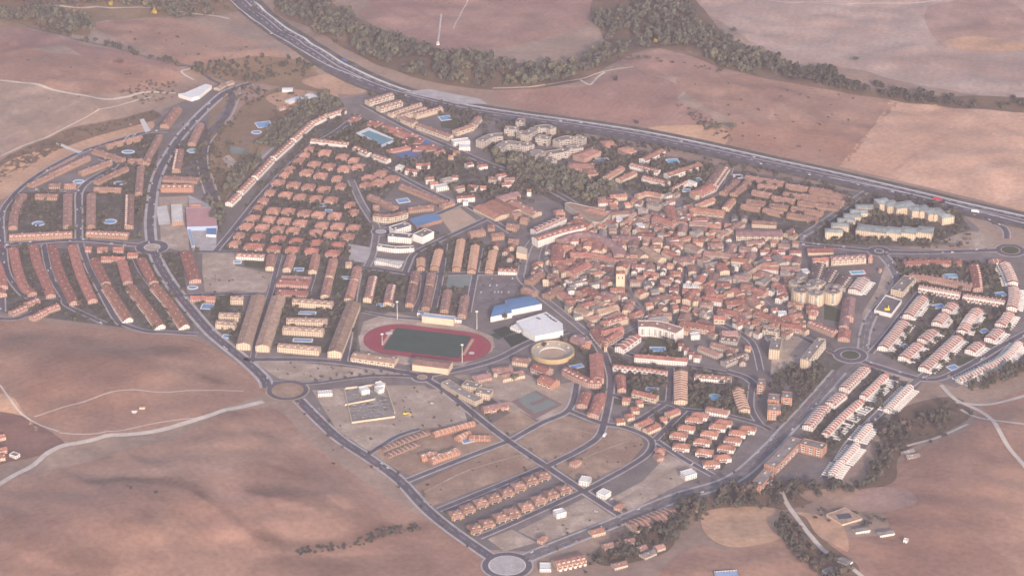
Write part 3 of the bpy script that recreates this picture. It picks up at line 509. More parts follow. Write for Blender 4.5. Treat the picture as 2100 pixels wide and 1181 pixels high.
def offs(p, d):
    """polyline pushed sideways by d with mitred joints"""
    out = []; n = len(p)
    for i in range(n):
        a = p[i] if i == 0 else p[i-1]; b = p[i] if i == n-1 else p[i+1]; q = p[i]
        if i in (0, n-1):
            L = math.hypot(b[0]-a[0], b[1]-a[1]) + 1e-9; nx_, ny_ = -(b[1]-a[1]) / L, (b[0]-a[0]) / L; out.append((q[0]+nx_*d, q[1]+ny_*d))
        else:
            u = Vector((q[0]-a[0], q[1]-a[1])).normalized(); v = Vector((b[0]-q[0], b[1]-q[1])).normalized()
            n1 = Vector((-u.y, u.x)); n2 = Vector((-v.y, v.x)); s = n1 + n2; k = d / max(0.35, s.length_squared / 4) ; s = s * 0.5
            out.append((q[0]+s.x*k, q[1]+s.y*k))
    return out
PROTO = {}
def proto(key, fn):
    if key not in PROTO: PROTO[key] = fn()
    return PROTO[key]
def chimney_mesh():
    k = Kit(); k.box(0, 0, -0.8, 1.0, 0.8, 2.2, 0, 0); k.box(0, 0, 1.4, 1.3, 1.1, 0.2, 0, 1); return k.mesh('chimney', [M['plain_cream'], M['plain_brown']])
def unit_mesh():
    k = Kit(); k.box(0, 0, 0, 2.6, 2.0, 1.5, 0, 0); k.box(0.3, 0, 1.5, 1.6, 1.2, 0.25, 0, 1); return k.mesh('rooftop_unit', [M['steel'], M['plain_brown']])
def dormer_mesh(roof):
    def f():
        k = Kit(); W_, D, H_ = 3.0, 3.2, 1.5
        k.face([(-W_/2,-D,0),(W_/2,-D,0),(W_/2,-D,H_),(0,-D,H_+.8),(-W_/2,-D,H_)], 0)
        k.face([(-W_/2,0,0),(-W_/2,-D,0),(-W_/2,-D,H_),(-W_/2,0,H_)], 0); k.face([(W_/2,-D,0),(W_/2,0,0),(W_/2,0,H_),(W_/2,-D,H_)], 0)
        k.face([(-W_/2-.2,-D-.3,H_-.1),(0,-D-.3,H_+.85),(0,.4,H_+.85),(-W_/2-.2,.4,H_-.1)], 1); k.face([(0,-D-.3,H_+.85),(W_/2+.2,-D-.3,H_-.1),(W_/2+.2,.4,H_-.1),(0,.4,H_+.85)], 1)
        k.face([(-.7,-D-.03,.35),(.7,-D-.03,.35),(.7,-D-.03,1.35),(-.7,-D-.03,1.35)], 2)
        return k.mesh('dormer', [M['plain_white'], M[roof], M['glass_dark']])
    return proto(('dormer', roof), f)
def parapet_mesh(w_, eave, rise, m, t=0.28, h=0.55):
    def f():
        k = Kit(); W_ = w_ / 2 + .5
        prof = [(-W_, eave-.5), (W_, eave-.5), (W_, eave + h), (0, eave + rise + h + .15), (-W_, eave + h)]
        a = [(-t, y, z) for y, z in prof]; b = [(t, y, z) for y, z in prof]
        k.face(a[::-1]); k.face(b)
        for i in range(5): j = (i+1) % 5; k.face([a[i], a[j], b[j], b[i]])
        return k.mesh('party_wall', [M[m]])
    return proto(('pw', round(w_, 1), eave, rise, m, t), f)
def porch_mesh(roof, wall):
    def f():
        k = Kit(); k.box(0, -1.4, 0, 3.0, 2.8, 3.0, 0, 0); k.face([(-1.8,-3.1,3.0),(1.8,-3.1,3.0),(1.8,0.2,4.0),(-1.8,0.2,4.0)], 1)
        k.face([(-1.8,-3.1,2.8),(-1.8,-3.1,3.0),(-1.8,.2,4.0),(-1.8,.2,2.8)], 1); k.face([(1.8,-3.1,3.0),(1.8,-3.1,2.8),(1.8,.2,2.8),(1.8,.2,4.0)], 1); k.face([(-1.8,-3.1,2.8),(1.8,-3.1,2.8),(1.8,-3.1,3.0),(-1.8,-3.1,3.0)], 0)
        return k.mesh('porch', [M[wall], M[roof]])
    return proto(('porch', roof, wall), f)
def ext_mesh():
    k = Kit(); k.box(0, -1.8, 0, 4.4, 3.6, 3.1, 0, 0); k.box(2.6, -4.2, 0, 0.25, 8.0, 2.0, 0, 0); k.box(0, -1.8, 3.1, 4.0, 3.2, 0.06, 0, 1); return k.mesh('rear_extension', [M['plain_white'], M['concrete_light']])
def garden_wall_mesh():
    k = Kit(); k.box(0, -6.5, 0, 1.0, 13.0, 2.2); k.box(1.2, -9.5, 0, 1.4, 7.0, .3); k.box(0, -13.2, 0, 6.0, .4, 2.0); return k.mesh('garden_wall', [M['plain_white']])
def balcony_mesh():
    k = Kit(); k.box(0, -.7, 0, 4.2, 1.4, 0.18, 0, 0); k.box(0, -1.38, .18, 4.2, .08, .95, 0, 0); k.box(-2.06, -.7, .18, .08, 1.3, .95, 0, 0); k.box(2.06, -.7, .18, .08, 1.3, .95, 0, 0); k.face([(-1.4,-.03,.2),(1.4,-.03,.2),(1.4,-.03,2.4),(-1.4,-.03,2.4)], 1); return k.mesh('balcony', [M['plain_white'], M['glass_dark']])
def build_row(w, S, wp, eave, rise, hip, feats, unit, group, side=None, roof=None, wall=None, fixed=None, desc=None, zb=0.0):
    roof = roof or S[0]; wall = wall or S[1]; n = len(wp)
    mid = wp[n // 2] if n > 2 else ((wp[0][0]+wp[1][0])/2, (wp[0][1]+wp[1][1])/2)
    ox, oy = mid; p = [(a - ox, b - oy) for a, b in wp]
    root = thing(S[8], S[9], desc or S[7], ox, oy, group, fixed, z=zb)
    Lw, Rw = offs(p, w/2), offs(p, -w/2)
    k = Kit(); u = 0; top = eave + (0.9 if rise == 0 else 0)
    for ln, flip in ((Rw, False), (Lw, True)):
        u = 0
        for a, b in zip(ln, ln[1:]):
            L = math.hypot(b[0]-a[0], b[1]-a[1]); q = [(*a,-1.5 if zb else -.3),(*b,-1.5 if zb else -.3),(*b,top),(*a,top)]; uv = [(u,0),(u+L,0),(u+L,top),(u,top)]; u += L
            k.face(q[::-1] if flip else q, 0, uv[::-1] if flip else uv)
    for i, flip in ((0, True), (n-1, False)):
        a, b = Rw[i], Lw[i]; q = [(*a,-1.5 if zb else -.3),(*b,-1.5 if zb else -.3),(*b,top)]; uv = [(0,0),(w,0),(w,top)]
        if rise and not hip: q.append((*p[i], eave+rise-.12)); uv.append((w/2, top+rise))
        q.append((*a, top)); uv.append((0, top))
        k.face(q[::-1] if flip else q, 0, uv[::-1] if flip else uv)
    if rise == 0:
        k2 = Kit()
        for j in range(n-1): k.face([(*Rw[j],top),(*Rw[j+1],top),(*offs(p,-w/2+.4)[j+1],top),(*offs(p,-w/2+.4)[j],top)], 0); k.face([(*offs(p,w/2-.4)[j],top),(*offs(p,w/2-.4)[j+1],top),(*Lw[j+1],top),(*Lw[j],top)], 0)
    link('wall', k.mesh('wall', [M[wall]]), root)
    k = Kit(); ov = 0.45; sl = rise / (w/2) if rise else 0
    if rise:
        Lr, Rr = offs(p, w/2+ov), offs(p, -w/2-ov); ze = eave - ov * sl + .08; zr = eave + rise + .08
        rp = [list(q) for q in p]
        def ext(i, j, d):
            a, b = p[i], p[j]; L = math.hypot(a[0]-b[0], a[1]-b[1]); return ((a[0]-b[0]) / L * d, (a[1]-b[1]) / L * d)
        for i, j in ((0, 1), (n-1, n-2)):
            e = ext(i, j, ov); Lr[i] = (Lr[i][0]+e[0], Lr[i][1]+e[1]); Rr[i] = (Rr[i][0]+e[0], Rr[i][1]+e[1])
            seg = math.hypot(p[i][0]-p[j][0], p[i][1]-p[j][1]); e2 = ext(i, j, ov if not hip else -min(hip * w/2, seg * .48)); rp[i] = (p[i][0]+e2[0], p[i][1]+e2[1])
        for j in range(n-1):
            k.face([(*Rr[j],ze),(*Rr[j+1],ze),(*rp[j+1],zr),(*rp[j],zr)]); k.face([(*rp[j],zr),(*rp[j+1],zr),(*Lr[j+1],ze),(*Lr[j],ze)])
            k.face([(*Rr[j],ze-.25),(*Rr[j+1],ze-.25),(*Rr[j+1],ze),(*Rr[j],ze)]); k.face([(*Lr[j+1],ze-.25),(*Lr[j],ze-.25),(*Lr[j],ze),(*Lr[j+1],ze)])
        for i, f in ((0, 1), (n-1, 0)):
            q = [(*Rr[i],ze),(*Lr[i],ze),(*rp[i],zr)]
            if hip: k.face(q[::-1] if f else q)
            else:
                for a, b in ((q[0], q[2]), (q[2], q[1])):
                    r_ = [a, (a[0],a[1],a[2]-.25), (b[0],b[1],b[2]-.25), b]; k.face(r_)
    else:
        Li, Ri = offs(p, w/2-.35), offs(p, -w/2+.35)
        for j in range(n-1): k.face([(*Ri[j],eave),(*Ri[j+1],eave),(*Li[j+1],eave),(*Li[j],eave)])
    link('roof', k.mesh('roof', [M[roof]]), root)
    # repeated parts along the row
    side = side if side is not None else -1
    tot = sum(math.hypot(b[0]-a[0], b[1]-a[1]) for a, b in zip(p, p[1:])); cnt = max(1, int(round(tot / unit))); unit = tot / cnt
    def walk(d):
        for a, b in zip(p, p[1:]):
            L = math.hypot(b[0]-a[0], b[1]-a[1])
            if d <= L + 1e-6: return (a[0]+(b[0]-a[0])*d/L, a[1]+(b[1]-a[1])*d/L), math.atan2(b[1]-a[1], b[0]-a[0])
            d -= L
        return p[-1], math.atan2(p[-1][1]-p[-2][1], p[-1][0]-p[-2][0])
    def place(name, me, d, off, z, rot=0):
        (x, y), a = walk(d); link(name, me, root, (x - math.sin(a)*off, y + math.cos(a)*off, z), a + rot)
    flip = 0 if side < 0 else math.pi
    for i in range(cnt):
        d = (i + .5) * unit
        if 'c' in feats and i % 2 == 0: place('chimney', proto('ch', chimney_mesh), d + unit*.3, (0.22*w) * (1 if i % 4 else -1), eave + rise*.56)
        if 'd' in feats: place('dormer', dormer_mesh(roof), d, side * w * .2, eave + rise*.35, flip)
        if 's' in feats and i: place('party_wall', parapet_mesh(w, eave, rise, 'plain_white' if 'white' in wall else 'plain_cream'), i*unit, 0, 0)
        if 'S' in feats: place('party_wall', parapet_mesh(w, eave, rise, 'plain_white', .55, .9), d, 0, 0)
        if 'h' in feats:
            for sg in (-1, 1): place('garden_wall', proto('hw', lambda: (lambda kk: (kk.box(0, -4.5, 0, .7, 9.0, 2.4), kk.mesh('garden_wall', [M['plain_white']]))[1])(Kit())), d, sg * w/2, 0, 0 if sg < 0 else math.pi)
        if 'g' in feats: place('garden_wall', proto('gw', garden_wall_mesh), d, side * w/2, 0, flip)
        if 'p' in feats: place('porch', porch_mesh(roof, 'plain_white'), d, side * w/2, 0, flip)
        if 'x' in feats: place('rear_extension', proto('ext', ext_mesh), d, side * w/2, 0, flip)
        if 'u' in feats and (i % 2 == 0 or cnt < 3): place('rooftop_unit', proto('unit', unit_mesh), d, (.15 if i % 4 else -.12)*w, eave + max(rise*.6, 0))
        if 'B' in feats:
            for f in range(1, int(eave // 3)): place('balcony', proto('bal', balcony_mesh), d, side * w/2, f*3.0, flip)
    s = 0
    while s <= tot:
        (x, y), a = walk(s); FOOT.append((x+ox, y+oy, w*.5)); s += max(3.0, w*.5)
    return root
def row(st, s, w=10.0, eave=None, rise=None, hip=None, feats=None, side=None, group=None, roof=None, wall=None, unit=None, fixed=None, desc=None):
    S = STY[st]; e = S[2] if eave is None else eave; r = S[3] if rise is None else rise
    pp_ = pts_px(s); zb = max(0.0, min(PT((a, b + 6))[2] for a, b in pp_)); zb = zb if zb > .15 else 0.0
    wp = [at(a, b, e + r * .5 + zb) for a, b in pp_]
    if len(wp) > 2:
        wp = smooth_poly(wp, 3, False)
    if len(wp) == 1: wp = [(wp[0][0]-w*.6, wp[0][1]), (wp[0][0]+w*.6, wp[0][1])]
    if side is None:      # features on the side turned to the camera
        dx = wp[-1][0]-wp[0][0]; side = -1 if dx > 0 else 1
    elif side == 'far': dx = wp[-1][0]-wp[0][0]; side = 1 if dx > 0 else -1
    return build_row(w, S, wp, e, r, S[6] if hip is None else hip, S[5] if feats is None else feats, unit or S[4], group, side, roof, wall, fixed, desc, zb)
def rows(st, lst, w=10.0, **k):
    for q in lst: row(st, q, w, **k)
def block(name, cat, label, s, h, wall, roof, extra=None, base=0.0, parapet=.7, group=None):
    """building of any outline, traced at its roof"""
    pp_ = pts_px(s); zb = max(0.0, min(PT((a, b + 6))[2] for a, b in pp_)); zb = zb if zb > .15 else 0.0; base = base - (1.5 if zb else 0)
    poly = [at(a, b, h + zb) for a, b in pp_]
    ar = sum(a[0]*b[1]-b[0]*a[1] for a, b in zip(poly, poly[1:]+poly[:1]))
    if ar < 0: poly = poly[::-1]
    ox = sum(p[0] for p in poly) / len(poly); oy = sum(p[1] for p in poly) / len(poly); poly = [(a-ox, b-oy) for a, b in poly]
    root = thing(name, cat, None, ox, oy, group, label, z=zb)
    k = Kit(); n = len(poly); u = 0; c = Vector((0, 0))
    inner = []
    for i in range(n):
        a, q, b = (Vector(poly[(i-1) % n]), Vector(poly[i]), Vector(poly[(i+1) % n])); d1 = (q-a).normalized(); d2 = (b-q).normalized()
        m_ = Vector((-d1.y, d1.x)) + Vector((-d2.y, d2.x)); m_ = m_ / max(.5, m_.length_squared / 2) * .5 * .45; inner.append((q.x + m_.x, q.y + m_.y))
    for i in range(n):
        a, b = poly[i], poly[(i+1) % n]; L = math.hypot(b[0]-a[0], b[1]-a[1]); t = h + parapet
        k.face([(*a,base),(*b,base),(*b,t),(*a,t)], 0, [(u,0),(u+L,0),(u+L,t),(u,t)]); u += L
        k.face([(*a,t),(*b,t),(*inner[(i+1) % n],t),(*inner[i],t)]); k.face([(*inner[i],t),(*inner[(i+1) % n],t),(*inner[(i+1) % n],h),(*inner[i],h)])
    link('wall', k.mesh('wall', [M[wall]]), root)
    k = Kit(); k.face([(*q, h) for q in inner]); link('roof', k.mesh('roof', [M[roof]]), root)
    for q in poly: FOOT.append((q[0]*.6+ox, q[1]*.6+oy, 9))
    FOOT.append((ox, oy, 10))
    return root
# detached houses: one of each kind built with its parts, then copied
def house_proto(kind):
    roof, wall, W_, D, e, r = {'villa': ('roof_salmon', 'wall_pink', 18.5, 15.0, 5.4, 3.4), 'villared': ('roof_red', 'wall_pink', 19.5, 14.0, 5.2, 3.2), 'small': ('roof_salmon', 'wall_pink', 14, 14.0, 5.4, 3.2),
        'semi': ('roof_orange', 'wall_white', 21.0, 12.0, 5.6, 3.0), 'tanv': ('roof_brown', 'wall_tan', 16.0, 14.5, 5.4, 3.0), 'long': ('roof_red', 'wall_pink', 28.0, 14.0, 5.2, 3.2), 'tall': ('roof_red', 'wall_pink', 11.0, 13.0, 5.6, 2.6)}[kind]
    hw, hd = W_/2, D/2; parts = []
    k = Kit(); k.prism([(-hw,-hd),(hw,-hd),(hw,hd),(-hw,hd)], -.3, e); parts.append(('wall', k.mesh('wall', [M[wall]]), (0,0,0), 0))
    k = Kit(); o = .6; z0 = e - .15; z1 = e + r; rd = max(1.0, hw - hd*.95)
    A, B, C, Dd = (-hw-o,-hd-o,z0), (hw+o,-hd-o,z0), (hw+o,hd+o,z0), (-hw-o,hd+o,z0); P_, Q_ = (-rd,0,z1), (rd,0,z1)
    k.face([A,B,Q_,P_]); k.face([B,C,Q_]); k.face([C,Dd,P_,Q_]); k.face([Dd,A,P_])
    for a, b in ((A,B),(B,C),(C,Dd),(Dd,A)): k.face([(a[0],a[1],z0-.25),(b[0],b[1],z0-.25),b,a])
    parts.append(('roof', k.mesh('roof', [M[roof]]), (0,0,0), 0))
    parts.append(('chimney', proto('ch', chimney_mesh), (hw*.35, hd*.35, e+r*.5), 0))
    k = Kit(); k.box(0, -1.3, 0, W_*.55, 2.6, 2.9, 0, 0); k.face([(-W_*.3,-2.9,2.7),(W_*.3,-2.9,2.7),(W_*.3,.1,3.7),(-W_*.3,.1,3.7)], 1); k.face([(-W_*.2,-2.63,.2),(W_*.2,-2.63,.2),(W_*.2,-2.63,2.3),(-W_*.2,-2.63,2.3)], 2)
    parts.append(('porch', k.mesh('porch', [M['plain_white'] if kind == 'semi' else M['plain_cream'], M[roof], M['glass_dark']]), (-W_*.08, -hd, 0), 0))
    if kind == 'tanv':
        k = Kit(); k.box(0, 0, 0, 3.4, 2.2, 1.7, 0, 0); k.face([(-1.9,-1.4,1.7),(1.9,-1.4,1.7),(1.9,1.6,2.5),(-1.9,1.6,2.5)], 1); g = k.mesh('dormer', [M['plain_cream'], M[roof]])
        for sx in (-1, 1): parts.append(('dormer', g, (sx*hw*.45, -hd*.5, e+.3), 0))
    return parts, e, r, max(W_, D)
HP = {}
def house(kind, q, ang, desc, group, jit=3.0):
    if kind not in HP: HP[kind] = [None, *house_proto(kind)]
    first, parts, e, r, W_ = HP[kind]; x, y = at(*px(q), e + r*.5); a = R(ang + random.uniform(-jit, jit))
    if first is None:
        o = thing('detached_house', 'house', desc, x, y, group, rz=a); HP[kind][0] = o
        for nme, me, lc, rz in parts: link(nme, me, o, lc, rz)
    else:
        o = first.copy(); COL.objects.link(o); o.location = (x, y, 0); o.rotation_euler = (0, 0, a)
        if group: o['group'] = group
        PENDING.append((o, desc, x, y))
        for ch in first.children:
            if ch.name.split('.')[0] == 'chimney' and random.random() < .3: continue
            c = ch.copy(); COL.objects.link(c); c.parent = o
    FOOT.append((x, y, W_*.55)); return o
def pool(q, rx, ry, oval=True, m='water_blue', ang=0.0, desc='blue swimming pool', rim=2.0):
    """rx, ry: half sizes in metres"""
    x, y = at(*px(q)); root = thing('swimming_pool', 'pool', desc, x, y, 'swimming pools'); n = 24 if oval else 4
    def ring(ax, ay): 
        pts = [(ax*math.cos(2*math.pi*i/n), ay*math.sin(2*math.pi*i/n)) for i in range(n)] if oval else [(-ax,-ay),(ax,-ay),(ax,ay),(-ax,ay)]
        return [(a*math.cos(ang)-b*math.sin(ang), a*math.sin(ang)+b*math.cos(ang)) for a, b in pts]
    o_, i_ = ring(rx+rim, ry+rim), ring(rx, ry); k = Kit()
    for j in range(n):
        t = (j+1) % n; k.face([(*o_[j],.60),(*o_[t],.60),(*i_[t],.60),(*i_[j],.60)]); k.face([(*o_[j],0),(*o_[t],0),(*o_[t],.60),(*o_[j],.60)]); k.face([(*i_[j],.60),(*i_[t],.60),(*i_[t],.4),(*i_[j],.4)])
    link('pool_surround', k.mesh('pool_surround', [M['plain_white'] if rim > 1.5 else M['concrete_light']]), root)
    k = Kit(); k.face([(*c, .50) for c in i_]); link('water', k.mesh('water', [M[m]]), root); FOOT.append((x, y, max(rx, ry)+1)); return root
# ------------------------------------------------------------------ traced buildings, tile by tile
G = 'brown terraces of the upper left estate'
T(0, 0, 1)
rows('brn', ['216,298 290,279', '192,306 253,325', '263,327 309,328', '60,377 106,356', '108,354 181,320', '164,352 226,330', '101,378 124,378', '132,378 156,378', '196,371 259,342', '193,385 249,386', '327,276 297,333', '289,341 284,395'], 11, group=G)
rows('brn', ['47,397 31,426 26,464', '73,399 118,400', '139,397 138,462', '187,397 186,462', '411,253 393,293'], 13, group=G)
rows('brd', ['266,399 264,462', '369,306 361,347'], 13, group=G, wall='wall_tan'); rows('sal', ['19,482 148,476', '178,475 264,479'], 15, group=G, feats='cd', wall='wall_tan', side=None)
rows('sal', ['364,221 337,256', ], 15, group=G, wall='wall_tan'); row('brn', '335,362 408,366', 15, group=G)
row('rda', '330,380 397,380', 12, wall='wall_brick', roof='roof_salmon', desc='orange brick school block with pale skylights', feats='ud')
G = 'red terraces of the left estate'
rows('red', ['27,507 33,540 46,580 66,600', '68,502 76,536 92,572 104,604', '107,502 117,542 130,575 152,618', '148,502 159,543 171,575 190,614', '-8,536 0,560 6,586', '193,529 204,552 217,578', '250,535 262,577', '290,529 303,556 315,577'], 13.5, group=G)
rows('org', ['219,584 244,622 264,653', '268,584 300,625 330,667', '318,583 345,615 380,667'], 12.5, group='orange terraces of the left estate')
rows('red', ['175,507 188,507', '200,508 221,508', '232,508 254,508', '262,519 283,519', '208,527 256,528'], 11, group=G)
rows('red', ['381,516 390,545 400,573'], 17, group=G, desc='wide red terrace by the avenue'); rows('red', ['22,639 52,626', '53,621 77,611', '64,649 92,635', '93,633 119,624', '-5,590 6,602'], 11, group=G, feats='cd')
G = 'salmon terraces of the left middle estate'
rows('sad', ['638,285 713,293', '728,300 757,314', '766,316 797,327'], 11, group=G)
rows('sad', ['706,223 668,236', '664,238 641,249', '638,251 601,284', '597,288 560,321', '556,325 522,361', '518,365 492,392', '488,397 469,415'], 11.5, group='curving terrace below the wooded bank', unit=8.5)
row('sad', '485,520 542,523', 12, group=G); rows('sal', ['556,521 553,547', '598,521 588,550', '648,521 641,554', '684,530 675,566', '674,570 666,605', '733,546 727,572', '726,575 717,606'], 12, group=G)
rows('brd', ['765,566 756,606', '803,583 796,614'], 12, group=G, wall='wall_tan'); rows('brn', ['853,556 848,578', '847,583 840,622', '885,559 881,583', '880,587 873,629', '918,594 911,635', '954,606 947,645'], 12, group=G)
row('oto', '716,607 714,612', 12); row('oto', '755,607 753,611', 12, roof='roof_orange'); row('oto', '797,614 795,620', 12)
row('oto', '709,538 722,538', 9, wall='wall_cream', roof='roof_tan')
G = 'orange tiled terraces by the white school'
rows('orp', ['863,527 863,548', '901,510 891,547', '946,489 936,549', '975,501 967,554', '1012,512 1003,554'], 12, group=G); row('whd', '1022,551 1060,552', 12, group=G)
G = 'long tan blocks beside the stadium'
rows('tan', ['530,604 499,704', '571,606 538,708', '725,619 686,720'], 19, group=G, unit=11); rows('tan', ['601,613 682,619', '588,653 671,655', '581,670 664,675', '571,705 656,713', '473,609 499,609', '450,642 491,644', '444,658 483,661'], 13, eave=8, rise=2.6, group=G, feats='cd')
row('red', '391,608 442,609', 12, desc='red-roofed house with terrace by a pool'); row('low', '568,575 634,578', 18, eave=6, desc='red hip-roofed community hall'); row('low', '567,595 630,599', 16, eave=6, desc='red hip-roofed front wing of the community hall'); row('brn', '578,566 638,569', 14)
row('apt', '724,725 812,737', 20, eave=7, roof='roof_tan', feats='uB', desc='tan-roofed stadium-side block with balconies'); row('whs', '850,738 924,747', 22, eave=9.5, roof='roof_brown', wall='plain_cream', rise=2.0, feats='', desc='brown-roofed sports pavilion with cream gable')
# white school and neighbours
row('apt', '768,438 800,441 832,432', 13, eave=10, desc='cream-fronted corner apartment block'); rows('brn', ['836,427 888,421', '758,399 812,424', '823,378 870,396 922,416', '765,422 778,422', '905,420 928,412'], 12)
T(660, 340)
block('school_canopy', 'canopy', 'large blue sheet roof beside the beige sports ground', '1240,760 1480,690 1640,680 1720,760 1350,870', 5.5, 'plain_brown', 'roof_blue', parapet=.1)
rows('whs', ['1000,900 1230,830', '960,980 1290,1010'], 16, group='wings of the white school'); row('whs', '1370,1000 1530,920', 18, eave=11, wall='plain_white', roof='roof_grey', feats='u', desc='tall white cubic school hall')
T(660, 480)
row('whs', '800,165 1060,200 1310,190', 9, eave=6, desc='curved white school front'); row('whs', '770,370 940,400 1120,440', 9, eave=4, roof='concrete_light', desc='low pale school terrace wing')
G = 'hip-roofed houses in the regular grid'
T(440, 400)
for i, ln in enumerate(['840,190 1050,200 1280,225 1480,245 1715,260', '550,295 770,315 990,335 1220,365 1530,395 1755,410 1980,435', '460,410 680,430 900,455 1120,470 1440,505 1660,535 1890,560']):
    for q in pairs(ln): house('villa', q, -11, 'salmon hip-roofed house', G)
for ln in ['620,565 910,590 1170,625 1450,650 1750,685', '850,730 1110,745 1380,765 1680,795']:
    for q in pairs(ln): house('villared', q, -8, 'red hip-roofed house', G)
house('long', (560,700), -6, 'wide red hip-roofed house', G)
for q in pairs('350,545 290,660 690,50 620,150 1930,110 1975,215'): house('small', q, -14, 'compact salmon hip-roofed house', G)
T(440, 250)
for q in pairs('1570,410 1820,470 1420,575 1625,605 1845,635 1310,690 1510,735 905,835 1125,865 1340,895 1555,930 1010,1010 1220,1040 1440,1060 1660,1080 2050,610'): house('villa', q, -11, 'salmon hip-roofed house', G)
for q in pairs('1350,360 1980,520 1280,450 1190,530 1070,645 1000,725 1740,780 1795,885 790,975'): house('small', q, -12, 'compact salmon hip-roofed house', G)
T(660, 340)
for q in pairs('670,140 850,80 820,205 1000,150 640,245'): house('villa', q, -25, 'dusky hip-roofed house among shrubs', G)
# pools left
T(0, 0, 1)
for q, rx, ry in (((79,459),7.5,6),((226,455),8,6.5),((263,312),8,4.5),((161,373),6.5,5),((246,376),8,4.5),((394,310),6,6.5)): pool(q, rx, ry, True, 'water_blue' if q[0] != 394 else 'water_cyan', desc='oval blue pool with white rim', rim=2.6)
pool((395,590),6,4,True,'water_blue',desc='small oval pool by the avenue')
for q, rx, ry, a in (((630,642),11,3,-.05),((621,698),12,3.5,-.05),((425,629),7,7,-.1),((465,690),4.5,4,-.2),((487,538),4.5,3,0),((613,553),6,4,0),((541,256),11,10,.35),((913,243),8,8,.3),((827,412),8,6,.35),((664,421),5,4,0),((674,433),4,4,0),((712,570),7,3,0),((790,626),11,3,-.1),((1262,705),1,1,0)): pool(q, rx, ry, False, 'water_blue', a, 'rectangular blue pool', 1.6)
pool((526,272), 6.5, 5.5, True, 'water_blue', desc='round blue pool on the grass')
poly = [at(*q) for q in ((741,275),(757,269),(806,288),(782,298))]
cx_ = sum(p[0] for p in poly)/4; cy_ = sum(p[1] for p in poly)/4; root = thing('swimming_pool', 'pool', None, cx_, cy_, None, 'large green water pool with white paved edge on the lawn')
k = Kit(); k.face([(a-cx_, b-cy_, .75) for a, b in poly][::-1]); link('water', k.mesh('water', [M['water_green']]), root)
big = [at(*q) for q in ((729,274),(756,262),(816,288),(784,304))]; NOPLANT.append((big, min(p[0] for p in big)-5, max(p[0] for p in big)+5, min(p[1] for p in big)-5, max(p[1] for p in big)+5)); k = Kit(); k.face([(a-cx_, b-cy_, .6) for a, b in big][::-1]); link('pool_surround', k.mesh('pool_surround', [M['plain_white']]), root)
for q in ((745,272),(760,278),(775,284),(790,290),(770,278),(785,296)): FOOT.append((*at(*q), 8))
x, y = at(713, 257); FOOT.append((x, y, 8)); root = thing('fountain', 'fountain', None, x, y, None, 'round stone fountain basin on the dark lawn'); k = Kit()
for i in range(24):
    a, b = 2*math.pi*i/24, 2*math.pi*(i+1)/24; f = lambda r, t, z: (r*math.cos(t), r*math.sin(t), z)
    k.face([f(6.5,a,0),f(6.5,b,0),f(6.5,b,.7),f(6.5,a,.7)]); k.face([f(6.5,a,.7),f(6.5,b,.7),f(4.8,b,.7),f(4.8,a,.7)]); k.face([f(4.8,a,.7),f(4.8,b,.7),f(4.8,b,.3),f(4.8,a,.3)])
link('basin', k.mesh('basin', [M['concrete_light']]), root); k = Kit(); k.face([(4.8*math.cos(2*math.pi*i/24), 4.8*math.sin(2*math.pi*i/24), .4) for i in range(24)]); link('water', k.mesh('water', [M['water_green']]), root)
# upper middle
G = 'cream apartment rows below the motorway'
rows('apt', ['753,206 803,191', '776,219 821,206'], 14, group=G, feats='cBd')
rows('brd', ['799,232 862,211', '818,237 872,220', '850,234 905,219'], 11, group=G, wall='wall_cream', eave=7); rows('apt', ['826,240 852,251', '858,254 925,278', '932,268 968,256', '969,254 981,239'], 12, eave=7.5, group=G)
T(760, 180)
rows('low', ['-280,420 -170,440', '-30,470 130,510', '150,540 400,600', '360,610 620,690', '480,720 740,750', '600,840 950,840'], 21, group='low red pavilions beside the green pool'); row('low', '240,895 560,830', 12)
for st, q in (('oto','930,920 1040,890'),('oto','1110,970 1180,970'),('oto','1190,900 1260,910'),('otw','1370,1090 1450,1080'),('otw','1530,1110 1650,1090'),('otf','1165,770 1400,740'),('otf','1260,830 1420,830')): row(st, q, 10 if st != 'otf' else 14, eave=5.5)
T(800, 290)
for st, q in (('otf','100,350 180,370'),('otw','230,390 400,420'),('otw','370,320 570,320'),('oto','500,520 620,510'),('oto','570,590 680,580'),('otf','640,650 820,620'),('otw','880,490 970,490'),('otg','730,540 860,510'),('oth','920,650 1050,630'),('otw','1120,620 1240,640'),('oto','1280,640 1370,640'),('otw','1080,320 1170,300'),('otw','1520,480 1640,460'),('oth','1620,530 1770,520'),('otw','1590,600 1720,590'),('oth','1410,510 1530,520'),('otw','950,790 1200,770'),('otf','1040,850 1110,850'),('oto','1950,690 2010,690')): row(st, q, 11, eave=7.5 if st != 'otf' else 6.5, wall='wall_white' if st in ('otw', 'oto') else None)
T(940, 230)
rows('bei', ['660,230 860,240', '870,280 960,310 1090,235', '1100,230 1250,210 1350,240', '830,120 940,130', '300,420 470,340 640,330', '560,520 680,440 820,450', '830,450 960,470 1040,450', '1120,350 1300,380', '1390,420 1530,370 1640,380', '1660,350 1800,380', '1000,640 1120,570 1230,590', '1260,590 1400,570 1540,540', '1550,520 1760,490', '1250,650 1360,700'], 14, group='grey flat-roofed complex by the wooded park')
T(1160, 250)
rows('hip', ['180,490 430,380', '520,300 690,280', '800,400 950,360', '30,600 400,620', '280,700 430,680'], 23, group='broad salmon apartment houses near the motorway')
rows('sal', ['570,780 800,640', '750,810 980,700'], 12); rows('apr', ['1100,530 1370,390', '1440,740 1910,590'], 14, eave=8, roof='roof_salmon', wall='wall_white'); rows('whd', ['930,590 1330,690', '1110,770 1470,860'], 12)
